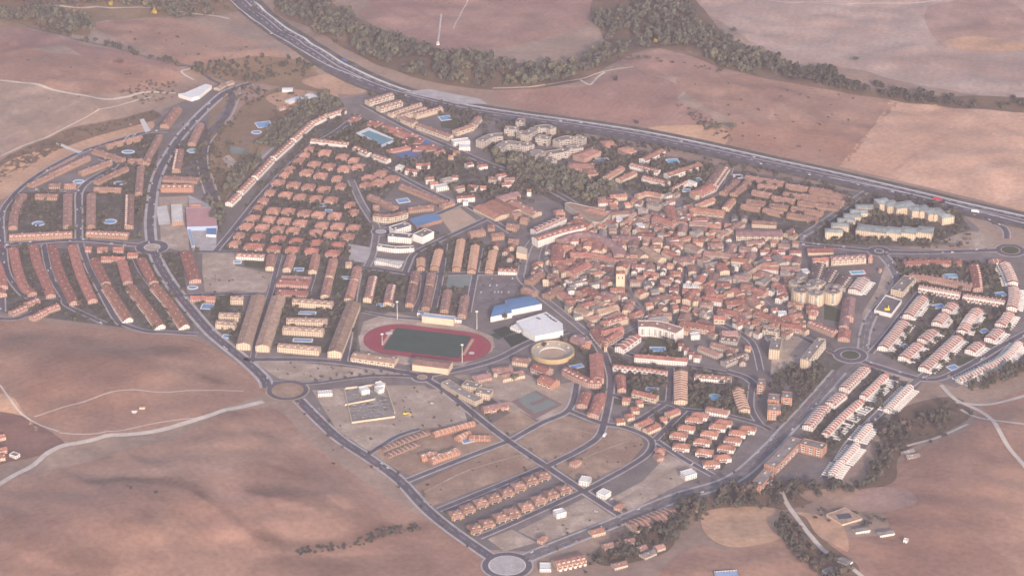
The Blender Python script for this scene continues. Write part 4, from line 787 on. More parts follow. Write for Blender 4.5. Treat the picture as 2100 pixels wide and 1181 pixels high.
row('whd', '1500,950 1720,840', 8); row('otf', '1740,840 1850,880', 8); row('sal', '1000,1040 1180,1000 1370,1040', 9, desc='crescent row of salmon houses')
rows('oto', ['830,1160 900,1150', '930,1140 970,1150', '620,1160 700,1150'], 11)
for q, m, rx, ry, a in (((1530,570),'water_cyan',8,9,.2),((1870,830),'water_cyan',6,6,.2),((1720,980),'water_blue',5,4,0),((510,560),'water_blue',11,8,.2)): pool(q, rx, ry, False, m, a, 'turquoise pool' if 'cy' in m else 'blue pool between blocks', 1.8)
T(1400, 320)
row('brd', '585,150 410,400', 20, desc='broad brown terrace with pale dormers'); row('rda', '200,510 420,410', 20, eave=7); row('oto', '130,510 210,560', 8)
rows('sal', ['210,690 440,600', '610,730 710,610'], 11, roof='roof_orange'); row('apr', '110,740 600,785', 14, roof='roof_orange', wall='wall_tan', eave=8)
G = 'parallel brown terraces near the motorway'
rows('brn', ['570,510 770,330', '720,530 930,350', '900,280 1440,370', '1480,400 1790,450', '1080,400 1350,440', '1000,490 1260,540', '1440,520 1690,560', '1280,570 1600,625', '920,620 1170,660', '840,690 1110,735', '1250,680 1500,715', '1160,745 1420,805', '1830,445 2120,500', '1740,560 2084,620', '1650,640 2060,705', '1560,720 2000,800', '1500,815 1930,890'], 12, group=G)
T(1640, 370); rows('brn', ['150,115 700,225', '30,195 640,300', '30,290 560,375'], 12, group=G)
pool((-885,-55), 5, 5, False, 'water_blue', 0, 'blue pool at the end of a brown terrace')
T(1400, 320); rows('brn', ['410,1040 640,1085', '670,1040 830,930', '180,1020 330,1040', '990,930 1340,950'], 15, wall='wall_cream', eave=7); row('apt', '760,1080 1420,1090', 24, eave=9, roof='roof_mauve', desc='big mauve-roofed block with long cream front')
pool((800,300), 5, 5, False, 'water_blue', 0, 'blue pool by the brown terraces')
T(1640, 370)
G = 'grey-green roofed flats by the motorway'
for q in pairs('925,360 845,430 755,490 665,555 575,620 490,705'): row('gg', [(q[0]-125, q[1]), (q[0]+125, q[1]+4)], 14, group=G)
for q in pairs('1190,290 1300,320 1430,350 1540,330 1650,390 1760,390 1880,430 1960,430 2080,480'): row('gg', [(q[0]-90, q[1]+12), (q[0]+80, q[1]-12)], 21, group=G)
for q in pairs('930,665 1130,690 1350,700 1560,700 1790,695'): row('gg', [(q[0]-110, q[1]-10), (q[0]+110, q[1]+16)], 23, group=G)
row('apr', '110,980 470,975', 18, eave=5, desc='long bright red roof beside the road')
T(1580, 480)
row('apr', '600,352 820,342', 13, wall='wall_cream'); row('apr', '855,332 1350,300', 14, roof='roof_mauve', feats='cBd', desc='cream block with white gables'); row('hip', '1390,300 1450,300', 14)
rows('dkr', ['700,420 620,640', '885,500 780,680', '1085,600 980,740'], 18, group='dark rows behind the cream tower cluster'); row('wht', '1340,610 1190,790', 17, roof='roof_mauve', desc='red-brown row with rounded white end')
row('slb', '1800,810 1990,610', 18, eave=9, desc='cream block with dark rooftop openings'); rows('mau', ['1140,900 1110,1170'], 14)
G = 'cream round-cornered towers'
for q in pairs('390,690 520,730 660,690 430,800 640,840 880,815 900,760'):
    x, y = at(*px(q), 17); root = thing('apartment_tower', 'tower block', 'cream round-cornered tower', x, y, G); k = Kit(); n = 12
    pl = [(11.5*math.cos(2*math.pi*i/n)*(1.1 if i % 3 == 0 else 1), 10.5*math.sin(2*math.pi*i/n)) for i in range(n)]; k.prism(pl, -.3, 17.6); link('wall', k.mesh('wall', [M['wall_cream']]), root)
    k = Kit(); k.prism([(a*.9, b*.9) for a, b in pl], 17.6, 17.7); k.box(2, 1, 17.7, 6, 5, 2.4); link('roof', k.mesh('roof', [M['roof_grey']]), root); FOOT.append((x, y, 12))
    for f in range(1, 6): link('balcony', proto('bal', balcony_mesh), root, (0, -10.6, f*2.9))
row('red', '60,690 150,740 180,830', 13, eave=7); row('otf', '90,830 130,830', 9); row('otr', '590,1010 600,1090', 16, eave=7); row('oto', '1555,500 1580,505', 7, eave=3)
root = block('building_shell', 'building site', 'unfinished concrete building frame with an orange hoist inside', '1480,1090 1640,880 1870,950 1720,1150', 4.5, 'plain_white', 'asphalt_old', parapet=1.6)
x, y = at(*px((1660,1085)), 4); root = thing('site_hoist', 'hoist', None, x, y, None, 'small orange site hoist inside the concrete frame', z=4.5); k = Kit(); k.box(0,0,0,7,3,2.6); k.box(2,0,2.6,1,1,4); link('hoist_body', k.mesh('hoist_body', [M['paint_yellow']]), root)
pool((1240,550), 9, 4, False, 'water_cyan', .15, 'pool beside the dark red court')
T(1800, 500)
row('sad', '370,262 700,235 1200,250', 14, roof='roof_red', side='far', wall='wall_pink', desc='pink-fronted row with rear dormers'); row('brd', '450,440 900,495 1340,600', 12, side='far', wall='wall_pink'); row('sad', '1370,290 1410,450 1430,630', 14, roof='roof_red', wall='wall_pink', desc='dusky pink row in a gentle curve')
G = 'white terraces of the right-hand estate'
rows('wht', ['590,590 1180,690', '1220,715 1810,805'], 9, eave=7.5, group=G, feats='sdp'); row('wht', '1590,235 1760,228', 12, group=G)
rows('wht', ['1800,250 1880,400 1930,540', '1935,600 1945,750 1910,900', '1880,965 1820,1060 1740,1140', '650,735 540,870 430,1010', '1085,830 985,930', '960,980 840,1120', '1430,910 1340,1020 1250,1140'], 14.5, group=G)
T(1760, 640)
rows('wht', ['660,110 510,300 350,490', '1090,240 1000,310 910,385', '870,430 760,530 640,640', '1630,20 1550,140 1480,260', '1430,330 1180,560 930,790', '2020,225 1870,370', '1740,420 1590,540'], 14.5, group=G)
rows('wst', ['2300,420 2084,640 1800,780', '1780,790 1600,880 1430,950'], 10, group='bright white stepped terraces on the outer road')
for q, rx, ry in (((650,490),5,4),((1350,790),6,5),((1790,270),5,4)): pool(q, rx, ry, False, 'water_blue', .5, 'small blue pool between white terraces', 1.6)
T(1800, 500)
for q in ((870,890),(1740,720)): pool(q, 7, 5, False, 'water_blue', .3, 'blue pool between white terraces', 1.6)
pool((1030,460), 9, 5, False, 'water_cyan', 0, 'pale pool in a tree-filled court', 1.6)
T(1560, 720)
rows('wht', ['1500,215 1350,360 1190,520', '1170,590 1080,660 990,735', '930,765 800,900 670,1060'], 14, group='white terraces along the ring road', feats='sd'); rows('wht', ['1780,320 1620,480 1460,630', '1430,690 1180,900 920,1165'], 10, group='white terraces along the ring road', feats='sg')
rows('wst', ['2140,480 1960,650 1800,820'], 9, group='bright white stepped terraces on the outer road')
G = 'orange brick blocks with balconies'
rows('brk', ['110,650 270,665', '300,620 450,630', '100,800 290,810', '-40,440 60,450'], 17, eave=14, group=G)
T(1520, 850)
rows('wst', ['1830,130 1740,240 1650,340', '1650,410 1550,530 1450,640', '1420,650 1350,750 1290,840'], 9, group='bright white stepped terraces on the outer road')
row('brk', '790,340 600,540 410,730', 16, eave=11, desc='long orange brick wing'); row('brk', '870,380 1190,460', 16, eave=12, desc='short orange brick wing'); row('brk', '390,800 210,1000', 14, eave=11, desc='lower orange brick wing'); row('otf', '420,1010 450,1010', 6, eave=4)
T(1480, 600)
row('slb', '590,520 820,550', 11, eave=9, desc='cream cross wing of the white slab'); row('slb', '790,650 750,820', 14, eave=14, desc='grey-roofed slab with white end wall', feats='u'); row('slb', '1425,660 1180,960', 12, eave=14, desc='long thin slab with cream windowed side')
row('rda', '480,270 700,340 850,430', 14); row('rda', '860,440 1140,470', 14); row('red', '1260,400 1620,550', 12, feats='cd', eave=6.5); row('mau', '1800,80 1740,470', 13, eave=6); row('red', '1760,520 1740,640', 16)
row('oto', '440,410 550,420', 12); row('oto', '340,760 420,770', 9, eave=5); row('dkr', '70,950 340,850', 12); row('mau', '10,550 230,560', 12); row('otw', '710,230 790,220', 10); row('otf', '800,290 930,290', 11); row('otr', '700,300 850,400', 12); row('oto', '1000,420 1100,410', 10)
for q in ('950,140 1060,150', '960,250 1060,260', '1220,200 1340,200', '1250,280 1350,290'): row('oth' if q[0] == '9' else 'otr', q, 12)
T(1240, 620)
row('apr', '210,640 460,460', 14, eave=8, wall='wall_white', feats='sB'); row('whd', '430,745 1180,805', 11, eave=7.5, feats='c')
rows('otw', ['1050,590 1130,590', '1130,650 1200,650', '1200,710 1280,710', '1280,750 1370,760'], 12, eave=7, group='stepped white houses')
row('slb', '480,310 760,320 1070,410', 20, eave=14, wall='wall_white', roof='roof_brown', desc='big white apartment block with brown roof'); row('mau', '620,240 880,200', 20, eave=7, roof='roof_grey', rise=4); row('rda', '1085,270 1550,345', 16, eave=9)
row('rda', '1560,195 1720,205', 12, wall='wall_cream'); row('rda', '1620,90 1930,150', 13); row('otf', '1220,460 1350,450', 10, eave=6); rows('dkr', ['1650,400 1930,430', '1650,490 1900,520'], 12); row('brn', '1530,570 1880,670', 12, wall='wall_beige'); row('brn', '1360,620 1650,735', 12, wall='wall_beige'); row('dkr', '1690,840 2010,715', 12)
row('whd', '125,890 500,930 890,985', 9, eave=7, feats='dB'); row('sas', '1080,970 1080,1160', 17, desc='salmon row with rippling party walls'); row('sad', '1285,1025 1810,1065', 12); row('red', '235,1040 240,1170', 11)
row('rda', '10,270 310,195', 11, wall='wall_cream', feats='cd'); row('rda', '380,170 520,120', 12)
pool((755,670), 9, 5, False, 'water_blue', -.05, 'blue pool below the white block', 2)
T(1220, 720)
row('sas', '1225,270 1225,700', 17, desc='salmon row with rippling party walls'); row('red', '350,330 385,530', 11); row('apr', '550,560 890,640', 11, eave=8, wall='wall_cream'); row('otr', '400,665 500,675', 12, wall='wall_cream')
G = 'red-roofed houses by the vacant plots'
rows('otr', ['590,710 680,700', '510,810 620,800', '440,910 540,890', '300,970 420,960', '600,1040 790,960', '720,1110 900,1030', '930,950 1020,940', '1030,880 1180,820'], 12, group=G, eave=5.5); rows('red', ['90,600 40,760', '20,790 -40,880'], 14, group=G); pool((815,545), 7, 4, False, 'water_blue', -.2, 'narrow blue pool behind the cream row', 1.5)
T(1050, 787, 2.998); rows('red', ['455,50 430,125', '540,70 500,185'], 14, group=G)
T(1320, 800)
row('sas', '1340,-40 1380,120 1440,270', 15, desc='salmon row with rippling party walls'); row('sal', '900,245 1210,300', 14, wall='wall_white')
G = 'orange-roofed semi-detached houses'
for q in pairs('720,390 1060,490 1480,520 610,510 940,590 1340,580 500,610 840,700 1270,680 540,770 870,850 1180,790 800,330 1140,430'): house('semi', q, -14, 'orange-roofed semi-detached house', G)
for q in pairs('1120,930 960,1010'): house('semi', q, 8, 'orange-roofed semi-detached house', G)
pool((1010,100), 8, 8, True, 'water_cyan', .3, 'irregular turquoise pool on the lawn', 1.2)
T(1040, 640)
root = block('sports_hall', 'sports hall', 'large white sports hall with bright white roof', '130,130 560,0 790,165 800,265 400,345 230,250', 9, 'plain_white', 'roof_white', parapet=.3)
k = Kit(); a0 = at(*px((300,190)), 9); a1 = at(*px((760,190)), 9)
for i, q in enumerate(pairs('560,35 600,70 640,100 680,125 445,90')):
    x, y = at(*px(q), 9); link('rooftop_panel', proto('panel', lambda: (lambda kk: (kk.box(0,0,.1,7,2.4,.3), kk.mesh('rooftop_panel', [M['glass_dark']]))[1])(Kit())), root, (x-root.location.x, y-root.location.y, 9), -.75)
row('otf', '90,190 220,240', 14, eave=4, fixed='low white annexe at the left end of the sports hall')
# bullring
x, y = at(650/6.947+1040, 575/6.947+640, 3); root = thing('bullring', 'bullring', None, x, y, None, 'round bullring with yellow outer wall and sand arena'); n = 64; RO, RI, AR = 29.0, 27.5, 18.5
f = lambda r, i, z: (r*math.cos(2*math.pi*i/n), r*math.sin(2*math.pi*i/n), z)
k = Kit()
for i in range(n): k.face([f(RO,i,0),f(RO,i+1,0),f(RO,i+1,6.6),f(RO,i,6.6)], 0, None); k.face([f(RO,i,6.6),f(RO,i+1,6.6),f(RI,i+1,6.6),f(RI,i,6.6)]); k.face([f(RI,i,6.6),f(RI,i+1,6.6),f(RI,i+1,5.4),f(RI,i,5.4)])
link('outer_wall', k.mesh('outer_wall', [M['bullring_wall']]), root); k = Kit()
for t in range(8):
    r0, r1, z = RI-(RI-AR)*t/8, RI-(RI-AR)*(t+1)/8, 5.4-t*.5
    for i in range(n): k.face([f(r0,i,z),f(r0,i+1,z),f(r1,i+1,z),f(r1,i,z)]); k.face([f(r1,i,z),f(r1,i+1,z),f(r1,i+1,z-.5),f(r1,i,z-.5)])
link('seating', k.mesh('seating', [M['seat_grey']]), root); k = Kit()
for i in range(n): k.face([f(AR,i,1.6),f(AR,i+1,1.6),f(AR-.3,i+1,1.6),f(AR-.3,i,1.6)]); k.face([f(AR-.3,i,1.6),f(AR-.3,i+1,1.6),f(AR-.3,i+1,.2),f(AR-.3,i,.2)])
link('barrier', k.mesh('barrier', [M['plain_white']]), root); k = Kit(); k.face([f(AR-.3,i,.35) for i in range(n)]); link('arena', k.mesh('arena', [M['sand']]), root); FOOT.append((x, y, 30))
for i in (5, 12, 19, 26): k = Kit(); k.box(0, 0, 4.2, 2.4, 2.4, 2.0); a = 2*math.pi*i/n; link('entrance', k.mesh('entrance', [M['plain_cream']]), root, ((RI-4)*math.cos(a), (RI-4)*math.sin(a), 0), a)
row('brn', '960,330 1140,420', 17, eave=6, feats='u', wall='wall_pink', roof='roof_mauve'); row('oto', '1060,480 1170,450', 7, eave=5, wall='wall_brick'); row('rda', '830,790 1000,880 1180,960 1340,965', 13, feats='cd', desc='red-roofed block bending round a blue pool'); row('rda', '1270,590 1285,930', 18, feats='c')
row('rda', '390,740 600,820', 17); row('rda', '490,910 690,990', 18, wall='wall_brick'); row('brn', '90,650 320,680', 16, wall='wall_cream', eave=6); row('brn', '10,890 230,850', 14, wall='wall_cream', eave=5)
row('rda', '1350,140 1690,50', 12, wall='wall_cream', eave=7); row('rda', '1240,230 1300,320 1390,420', 12, wall='wall_pink'); row('rda', '1430,380 1600,270', 12); row('rda', '1330,280 1640,210', 11); row('oto', '1380,450 1420,450', 12, wall='wall_cream', eave=9, roof='roof_salmon')
pool((990,775), 8, 4, False, 'water_blue', .4, 'blue pool inside the red V-shaped block', 1.4)
T(1050, 530)
rows('brn', ['230,310 420,180', '520,220 650,240', '170,410 330,480', '480,510 670,390', '560,330 640,270'], 13, eave=7, wall='wall_tan'); row('otg', '440,310 520,310', 10, wall='wall_cream', roof='plain_cream'); row('rda', '810,190 1070,60', 20, eave=10, roof='roof_red'); row('mau', '960,470 1090,420 1220,540', 15, roof='roof_red'); row('oto', '770,600 900,610', 17, eave=8)
rows('tan', ['930,690 1110,770', '1190,590 1330,640', '1210,740 1500,670'], 14, eave=9); row('brn', '1560,660 1720,640', 14); row('brn', '1290,480 1480,540', 18, roof='roof_mauve', eave=7); rows('otw', ['790,430 880,420', '880,330 990,310', '990,260 1060,250', '820,390 900,380'], 11, roof='roof_grey'); row('brn', '1060,850 1230,810', 12, feats='', wall='wall_cream')
# church
x, y = at(*px((1545,205)), 27); root = thing('church_tower', 'church tower', None, x, y, None, 'square stone church tower in the old town'); k = Kit(); k.box(0,0,-.3,12,10.5,27.3); k.box(0,0,27,13,11.5,.8); link('tower_wall', k.mesh('tower_wall', [M['plain_cream']]), root)
for sx, sy, a in ((-2.6,-5.3,0),(2.6,-5.3,0),(6.05,-1.8,1.57),(6.05,1.8,1.57)): k = Kit(); k.box(0,0,20,1.3,.12,3.6); link('belfry_opening', k.mesh('belfry_opening', [M['glass_dark']]), root, (sx,sy,0), a)
k = Kit(); k.face([(-6.3,-5.6,27.8),(6.3,-5.6,27.8),(0,0,30.6)]); k.face([(6.3,-5.6,27.8),(6.3,5.6,27.8),(0,0,30.6)]); k.face([(6.3,5.6,27.8),(-6.3,5.6,27.8),(0,0,30.6)]); k.face([(-6.3,5.6,27.8),(-6.3,-5.6,27.8),(0,0,30.6)]); link('roof', k.mesh('roof', [M['roof_red']]), root); FOOT.append((x, y, 8))
row('otr', '1560,120 1600,60', 16, eave=11, fixed='red-roofed church nave behind the square tower', roof='roof_red'); row('otr', '1400,430 1600,425', 12, eave=9)
x, y = at(1112, 616)
def vault(s, h, rise, label, m='roof_blue'):
    a, b, c, d = [at(*px(q), h) for q in pairs(s)]; ox = (a[0]+c[0])/2; oy = (a[1]+c[1])/2; root = thing('sports_pavilion', 'sports hall', None, ox, oy, None, label); k = Kit(); n = 8
    P_ = lambda t, e: tuple((1-t)*(a, d)[e][i] + t*(b, c)[e][i] - (ox, oy)[i] for i in (0, 1)); Z = lambda t: h + rise * math.sin(math.pi*t)
    for i in range(n):
        t, u = i/n, (i+1)/n; k.face([(*P_(t,0),Z(t)),(*P_(t,1),Z(t)),(*P_(u,1),Z(u)),(*P_(u,0),Z(u))][::-1])
    link('roof', k.mesh('roof', [M[m]]), root); k = Kit()
    for e in (0, 1): k.face([(*P_(0,e),-.3),(*P_(1,e),-.3)] + [(*P_(1-i/n,e),Z(1-i/n)-.1) for i in range(n+1)])
    for t in (0, 1): k.face([(*P_(t,0),-.3),(*P_(t,1),-.3),(*P_(t,1),h-.1),(*P_(t,0),h-.1)])
    link('wall', k.mesh('wall', [M['plain_white']]), root); FOOT.append((ox, oy, 22)); return root
T(0, 0, 1)
vault('1046,636 1036,615 1086,606 1111,623', 9, 2.0, 'large curved blue pavilion roof near the car park'); vault('1006,650 1014,627 1046,621 1050,641', 8, 1.6, 'smaller curved blue pavilion roof left of the large one')
root = row('whs', '867,646 932,653', 11, eave=9, rise=0, roof='roof_pale_blue', wall='plain_cream', feats='', fixed='stadium grandstand with pale blue roof and cream wall')
for q in ('857,640 878,643', '930,654 947,655'): row('otf', q, 7, eave=4, roof='roof_blue')
def mast(q, h=26):
    x, y = at(*q); root = thing('floodlight_mast', 'floodlight', 'tall pale floodlight mast at the running track', x, y, 'stadium floodlight masts'); k = Kit(); n = 8
    for i in range(n): a, b = 2*math.pi*i/n, 2*math.pi*(i+1)/n; k.face([(.6*math.cos(a),.6*math.sin(a),0),(.6*math.cos(b),.6*math.sin(b),0),(.32*math.cos(b),.32*math.sin(b),h),(.32*math.cos(a),.32*math.sin(a),h)])
    link('pole', k.mesh('pole', [M['steel']]), root); k = Kit(); k.box(0,0,h,3.6,.6,1.9); link('lamp_frame', k.mesh('lamp_frame', [M['steel']]), root); k = Kit()
    for i in range(4): k.box(-1.35+i*.9, -.4, h+.2, .7, .3, .6); k.box(-1.35+i*.9, -.4, h+1.1, .7, .3, .6)
    link('lamps', k.mesh('lamps', [M['plain_white']]), root)
for q in ((815,655),(978,675),(948,744),(784,708)): mast(q, 26 if q[0] != 784 else 16)
T(940, 370)
rows('wrh', ['300,350 610,505', '470,285 800,430'], 24, group='twin orange warehouses'); row('mau', '570,240 850,170', 17, eave=6); row('sal', '760,290 1130,460', 17, roof='roof_salmon', wall='wall_cream', feats='u'); rows('oth', ['890,530 1000,540', '700,620 850,640', '420,640 520,640', '150,740 360,700', '460,770 640,750', '720,840 860,850', '870,450 760,480'], 15, roof='roof_brown', wall='wall_tan')
row('apr', '1070,700 1500,510', 13, wall='wall_white', feats='sd', desc='red and white stepped row with dormers'); row('apr', '1090,820 1430,710 1780,630', 15, wall='wall_white', eave=12, feats='cd'); row('rda', '1700,560 1880,640', 13); row('hip', '1370,440 1500,420', 13)
T(1040, 400)
block('apartment_block', 'apartment block', 'broad beige block with pale edged triangular roof by the park', '820,125 900,110 1490,250 1440,310 1330,400 1220,380', 10, 'wall_beige', 'roof_tan', parapet=1.0); row('hip', '1110,185 1430,260', 14, eave=10.2, rise=2.6, desc='hipped salmon roof storey', fixed='salmon hipped roof storey on the beige triangular block')
block('apartment_block', 'apartment block', 'plain cream cube-shaped house beside a bare plot', '140,740 200,730 290,770 280,850 130,820', 9, 'plain_cream', 'plain_cream', parapet=.2)
row('rda', '740,700 700,940', 17); row('mau', '760,640 980,555 1200,555 1390,630 1560,740 1610,850', 18, fixed='curved mauve-roofed crescent of flats around a court'); row('rda', '1050,630 1180,630 1330,690', 12, roof='roof_orange', eave=7); row('oto', '800,715 950,725', 14, eave=9, wall='wall_brick'); row('rda', '900,830 1250,840 1570,930', 13); row('rda', '640,950 950,915', 12); pool((770,1060), 8, 5, False, 'water_blue', .1, 'blue pool in the shade of the red block', 1.5)
T(1220, 380)
row('rda', '1065,290 1115,510', 14, desc='red wing of the V-shaped block'); row('rda', '850,440 1140,545', 14, desc='red front wing of the V-shaped block')
for st, q, w_ in (('otf','300,480 400,480',14),('otf','590,570 700,560',12),('otw','620,690 860,700',14),('otw','1040,760 1180,740',13),('oto','1210,770 1340,730',9),('otr','1400,770 1550,780',13),('otw','1390,470 1620,470',12),('oth','1390,610 1590,610',14),('tan','560,890 700,1000',15),('tan','700,870 960,1040',14),('otr','1000,920 1160,990',15),('oth','860,600 960,610',14),('otr','1420,990 1520,1000',11),('oth','200,620 310,620',14),('oth','400,610 480,630',14),('mau','250,720 600,740',18),('otf','1950,1150 2040,1150',9),('oto','1780,1060 1880,1070',12),('oth','1640,850 1810,830',16),('oth','1930,830 2010,850',15),('mau','1160,1060 1380,1010',18),('otf','1290,560 1320,560',7)): row(st, q, w_, eave=7 if st != 'tan' else 8)
T(1240, 500)
for st, q, w_ in (('otf','1270,475 1350,475',11),('otf','1120,590 1230,600',8),('otf','1240,590 1360,600',10),('otr','1380,600 1530,530',10),('otr','570,400 760,430',12),('otr','490,650 570,700',16),('otg','650,660 770,650',16),('oth','680,780 920,730',18),('otr','940,760 1060,740',14),('otr','580,850 680,840',13),('otr','960,890 1040,880',15),('otr','1110,890 1210,910',15),('otw','1390,760 1680,790',16),('otr','1450,730 1730,730',11),('rda','1720,820 2000,800',20),('otr','1600,570 1780,560',18),('oto','1960,590 2084,600',24),('oth','1000,190 1250,220',20),('oto','900,280 980,290',10),('otg','1420,290 1600,260',12),('oth','1420,110 1880,160',16),('otr','1110,650 1360,660',12),('oth','1850,450 2050,480',16),('otw','930,630 1050,640',12),('oth','800,520 950,530',13)): row(st, q, w_, eave=7)
T(1440, 470)
for st, q, w_ in (('otw','830,300 950,300',11),('otw','1000,300 1180,300',11),('otw','1250,310 1410,310',12),('otr','1040,400 1340,380',12),('otw','870,400 980,400',11),('otf','430,530 520,530',9),('tan','660,620 850,500',11),('otg','450,690 640,620',16),('otw','850,540 1090,560',10),('oth','1120,540 1390,540',14),('rda','730,840 910,900',14),('oto','560,790 700,810',18),('otf','1420,600 1520,590',12),('oth','540,250 700,270',15),('otg','380,220 500,230',15),('oth','80,200 290,200',15),('oto','240,440 370,470',11)): row(st, q, w_, eave=6.5)
# lower middle: school, plots, villas
T(880, 720)
row('sch', '230,430 470,580 710,700', 14); rows('sch', ['500,450 720,500', '690,560 890,590'], 15, eave=8, group='cream school blocks'); row('mau', '610,370 860,320', 18, eave=4, desc='maroon-roofed low hall'); row('brn', '1020,350 1330,280', 16, wall='wall_cream'); row('oth', '900,260 1180,230', 18); row('rda', '760,800 1120,730', 13, eave=6.5, wall='wall_brick', roof='roof_mauve', desc='red brick hall with mauve roof')
T(525, 787, 2.998)
G = 'cream villas in two facing lines'
for q in pairs('1230,785 1300,748 1380,712 1460,682 1540,648 1345,870 1420,838 1500,800 1570,770'): house('tanv', q, 24, 'cream villa with tan hipped roof', G)
T(1050, 787, 2.998)
for q in pairs('40,612 115,575 190,545 5,780 85,735 165,695 240,660 320,630'): house('tanv', q, 24, 'cream villa with tan hipped roof', G)
for q, lb in (('1050,555 1120,535', 'new white villa with long window bands'), ('420,580 480,590', 'angular white villa on a corner plot'), ('540,655 590,675', 'white villa with pale terrace'), ('280,770 305,795', 'narrow white villa on a bare plot')):
    row('otf', q, 13, eave=6.5, fixed=lb)
for q, lb in (('170,935 205,945', 'pink villa on the lowest plot'), ('640,735 680,745', 'pinkish house beside the plot edge'), ('370,465 410,480', 'unfinished pink house on open soil'), ('880,400 940,400', 'half-built pink brick house at the street corner'), ('880,440 920,430', 'low pink wall block beside the half-built house')): row('hip', q, 13, eave=5.5, rise=2, fixed=lb, feats='')
row('sal', '730,870 1000,775', 24, eave=4.5, fixed='long pink terraced block below the main road', feats='s', roof='roof_salmon'); row('sal', '260,1095 440,1055', 18, eave=5.5, wall='wall_cream', feats='dp', fixed='cream guest house with red dormers by the big roundabout'); row('otf', '170,1120 240,1120', 14, eave=3.5); rows('oth', ['560,990 620,975', '760,1010 820,990', '620,1110 700,1090', '880,1000 930,985'], 11, eave=4.5); row('sal', '480,905 560,885', 13, eave=4.5); row('oth', '690,960 750,950', 13); row('otg', '800,1050 870,1020', 12, eave=4)
row('otf', '1250,1175 1390,1165', 14, eave=4, roof='roof_pale_blue')
T(525, 787, 2.998)
rows('org', ['1090,300 1340,232', '1230,330 1310,292', '1310,320 1440,322'], 9, eave=4, feats='s', roof='roof_salmon', wall='wall_brick', group='half-built orange brick row'); rows('org', ['1010,440 1110,420', '1070,460 1240,400'], 13, eave=5, feats='su', roof='roof_salmon', wall='wall_brick', group='half-built orange brick row'); rows('brn', ['770,400 1060,290', '800,440 1000,360'], 9, eave=2.5, rise=.6, feats='s', group='low brown foundations', desc='low brown unfinished foundation walls')
pool((1300,345), 7, 6, False, 'water_blue', .4, 'deep blue pool among half-built brick houses', 2)
row('otf', '380,55 470,48', 9, eave=4); rows('otf', ['640,35 690,25', '740,30 775,20', '745,5 780,-5'], 12, eave=6)
# cemetery
x, y = at(745, 840); root = thing('cemetery_wall', 'wall', None, x, y, None, 'long cream cemetery wall around grey grave rows'); k = Kit()
for a, b in (((708,798),(790,788)),((790,788),(810,848)),((810,856),(722,868)),((722,868),(706,800)),((707,832),(770,820))):
    p0, p1 = at(*a), at(*b); L = math.hypot(p1[0]-p0[0], p1[1]-p0[1]); k.box((p0[0]+p1[0])/2-x, (p0[1]+p1[1])/2-y, 0, L, .8, 2.6, math.atan2(p1[1]-p0[1], p1[0]-p0[0]))
link('wall', k.mesh('wall', [M['plain_cream']]), root)
gm = proto('grave', lambda: (lambda kk: (kk.box(0,0,.2,3.0,2.0,.9), kk.box(-1.3,0,1.1,.3,1.8,.9), kk.mesh('gravestone', [M['roof_grey']]))[2])(Kit()))
for i in range(9):
    for j in range(14):
        if j in (5, 10) or random.random() < .45: continue
        u, v = i/9+.05+random.uniform(-.03,.03), j/14+.03+random.uniform(-.015,.015); qx = 712+(788-712)*v+14*u; qy = 800-10*v+62*u
        x, y = at(qx, qy); thing('gravestone', 'grave', None, x, y, 'grave rows in the walled cemetery', 'grey gravestone in the walled cemetery', rz=random.choice((.1,.1,1.67)), data=gm)
# excavator on the building plot
x, y = at(525+915/2.998, 787+190/2.998); root = thing('excavator', 'excavator', None, x, y, None, 'yellow excavator on the pale building plot'); k = Kit(); k.box(0,-1.3,0,5,.9,1.1); k.box(0,1.3,0,5,.9,1.1); link('tracks', k.mesh('tracks', [M['rubber']]), root)
k = Kit(); k.box(0,0,1.1,4.6,3,1.9); link('body', k.mesh('body', [M['paint_yellow']]), root); k = Kit(); k.box(1.2,.8,3.0,1.8,1.4,1.6); link('cab', k.mesh('cab', [M['glass_dark']]), root); k = Kit(); k.box(4.2,-.4,2.6,5.2,.7,.8); k.box(6.6,-.4,.8,.7,.7,2.6); k.box(6.9,-.4,0,1.6,1.4,1.0); link('boom', k.mesh('boom', [M['paint_yellow']]), root)
x, y = at(1474, 518, 8); root = thing('awning', 'awning', None, x, y, None, 'bright yellow awning on an old town roof', z=7.5); k = Kit(); k.prism([(-3.5,-2),(3.5,-2),(3.5,2),(-3.5,2)], 0, 1.6); link('canopy', k.mesh('canopy', [M['paint_yellow']]), root)
# outlying buildings
T(220, 150)
block('supply_hall', 'hall', 'large pale roofed hall at the edge of the hillside', '1010,300 1100,285 1400,158 1490,180 1310,325 1200,360', 6, 'plain_white', 'roof_white', parapet=.2); rows('otg', ['1560,210 1650,150', '1680,140 1780,110'], 12, eave=4, roof='roof_tan')
T(540, 150)
rows('shd', ['270,225 420,225', '340,400 520,340', '480,380 690,340', '630,300 790,350'], 13, group='pale farm sheds by the wooded bank'); row('oth', '210,490 300,470', 12, eave=4); row('oth', '380,470 430,470', 10, eave=4)
T(525, 0, 2.998); row('otf', '1110,265 1130,265', 7, eave=4, fixed='tiny white hut at the end of the far field track')
T(1575, 787, 2.998)
root = block('courtyard_house', 'farmhouse', 'square farmhouse with a dark inner courtyard in the lower right', '358,800 475,760 582,825 455,865', 5, 'plain_cream', 'roof_tan', parapet=.3)
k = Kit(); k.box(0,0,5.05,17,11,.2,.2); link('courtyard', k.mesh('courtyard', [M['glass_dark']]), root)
rows('shd', ['530,895 620,880', '680,915 770,900', '440,1070 510,1095', '350,1150 400,1130'], 10, roof='roof_grey', group='small farm sheds in the lower right'); row('otf', '835,955 860,960', 6, eave=3); rows('otg', ['830,420 890,400', '850,440 930,430'], 9, eave=3)
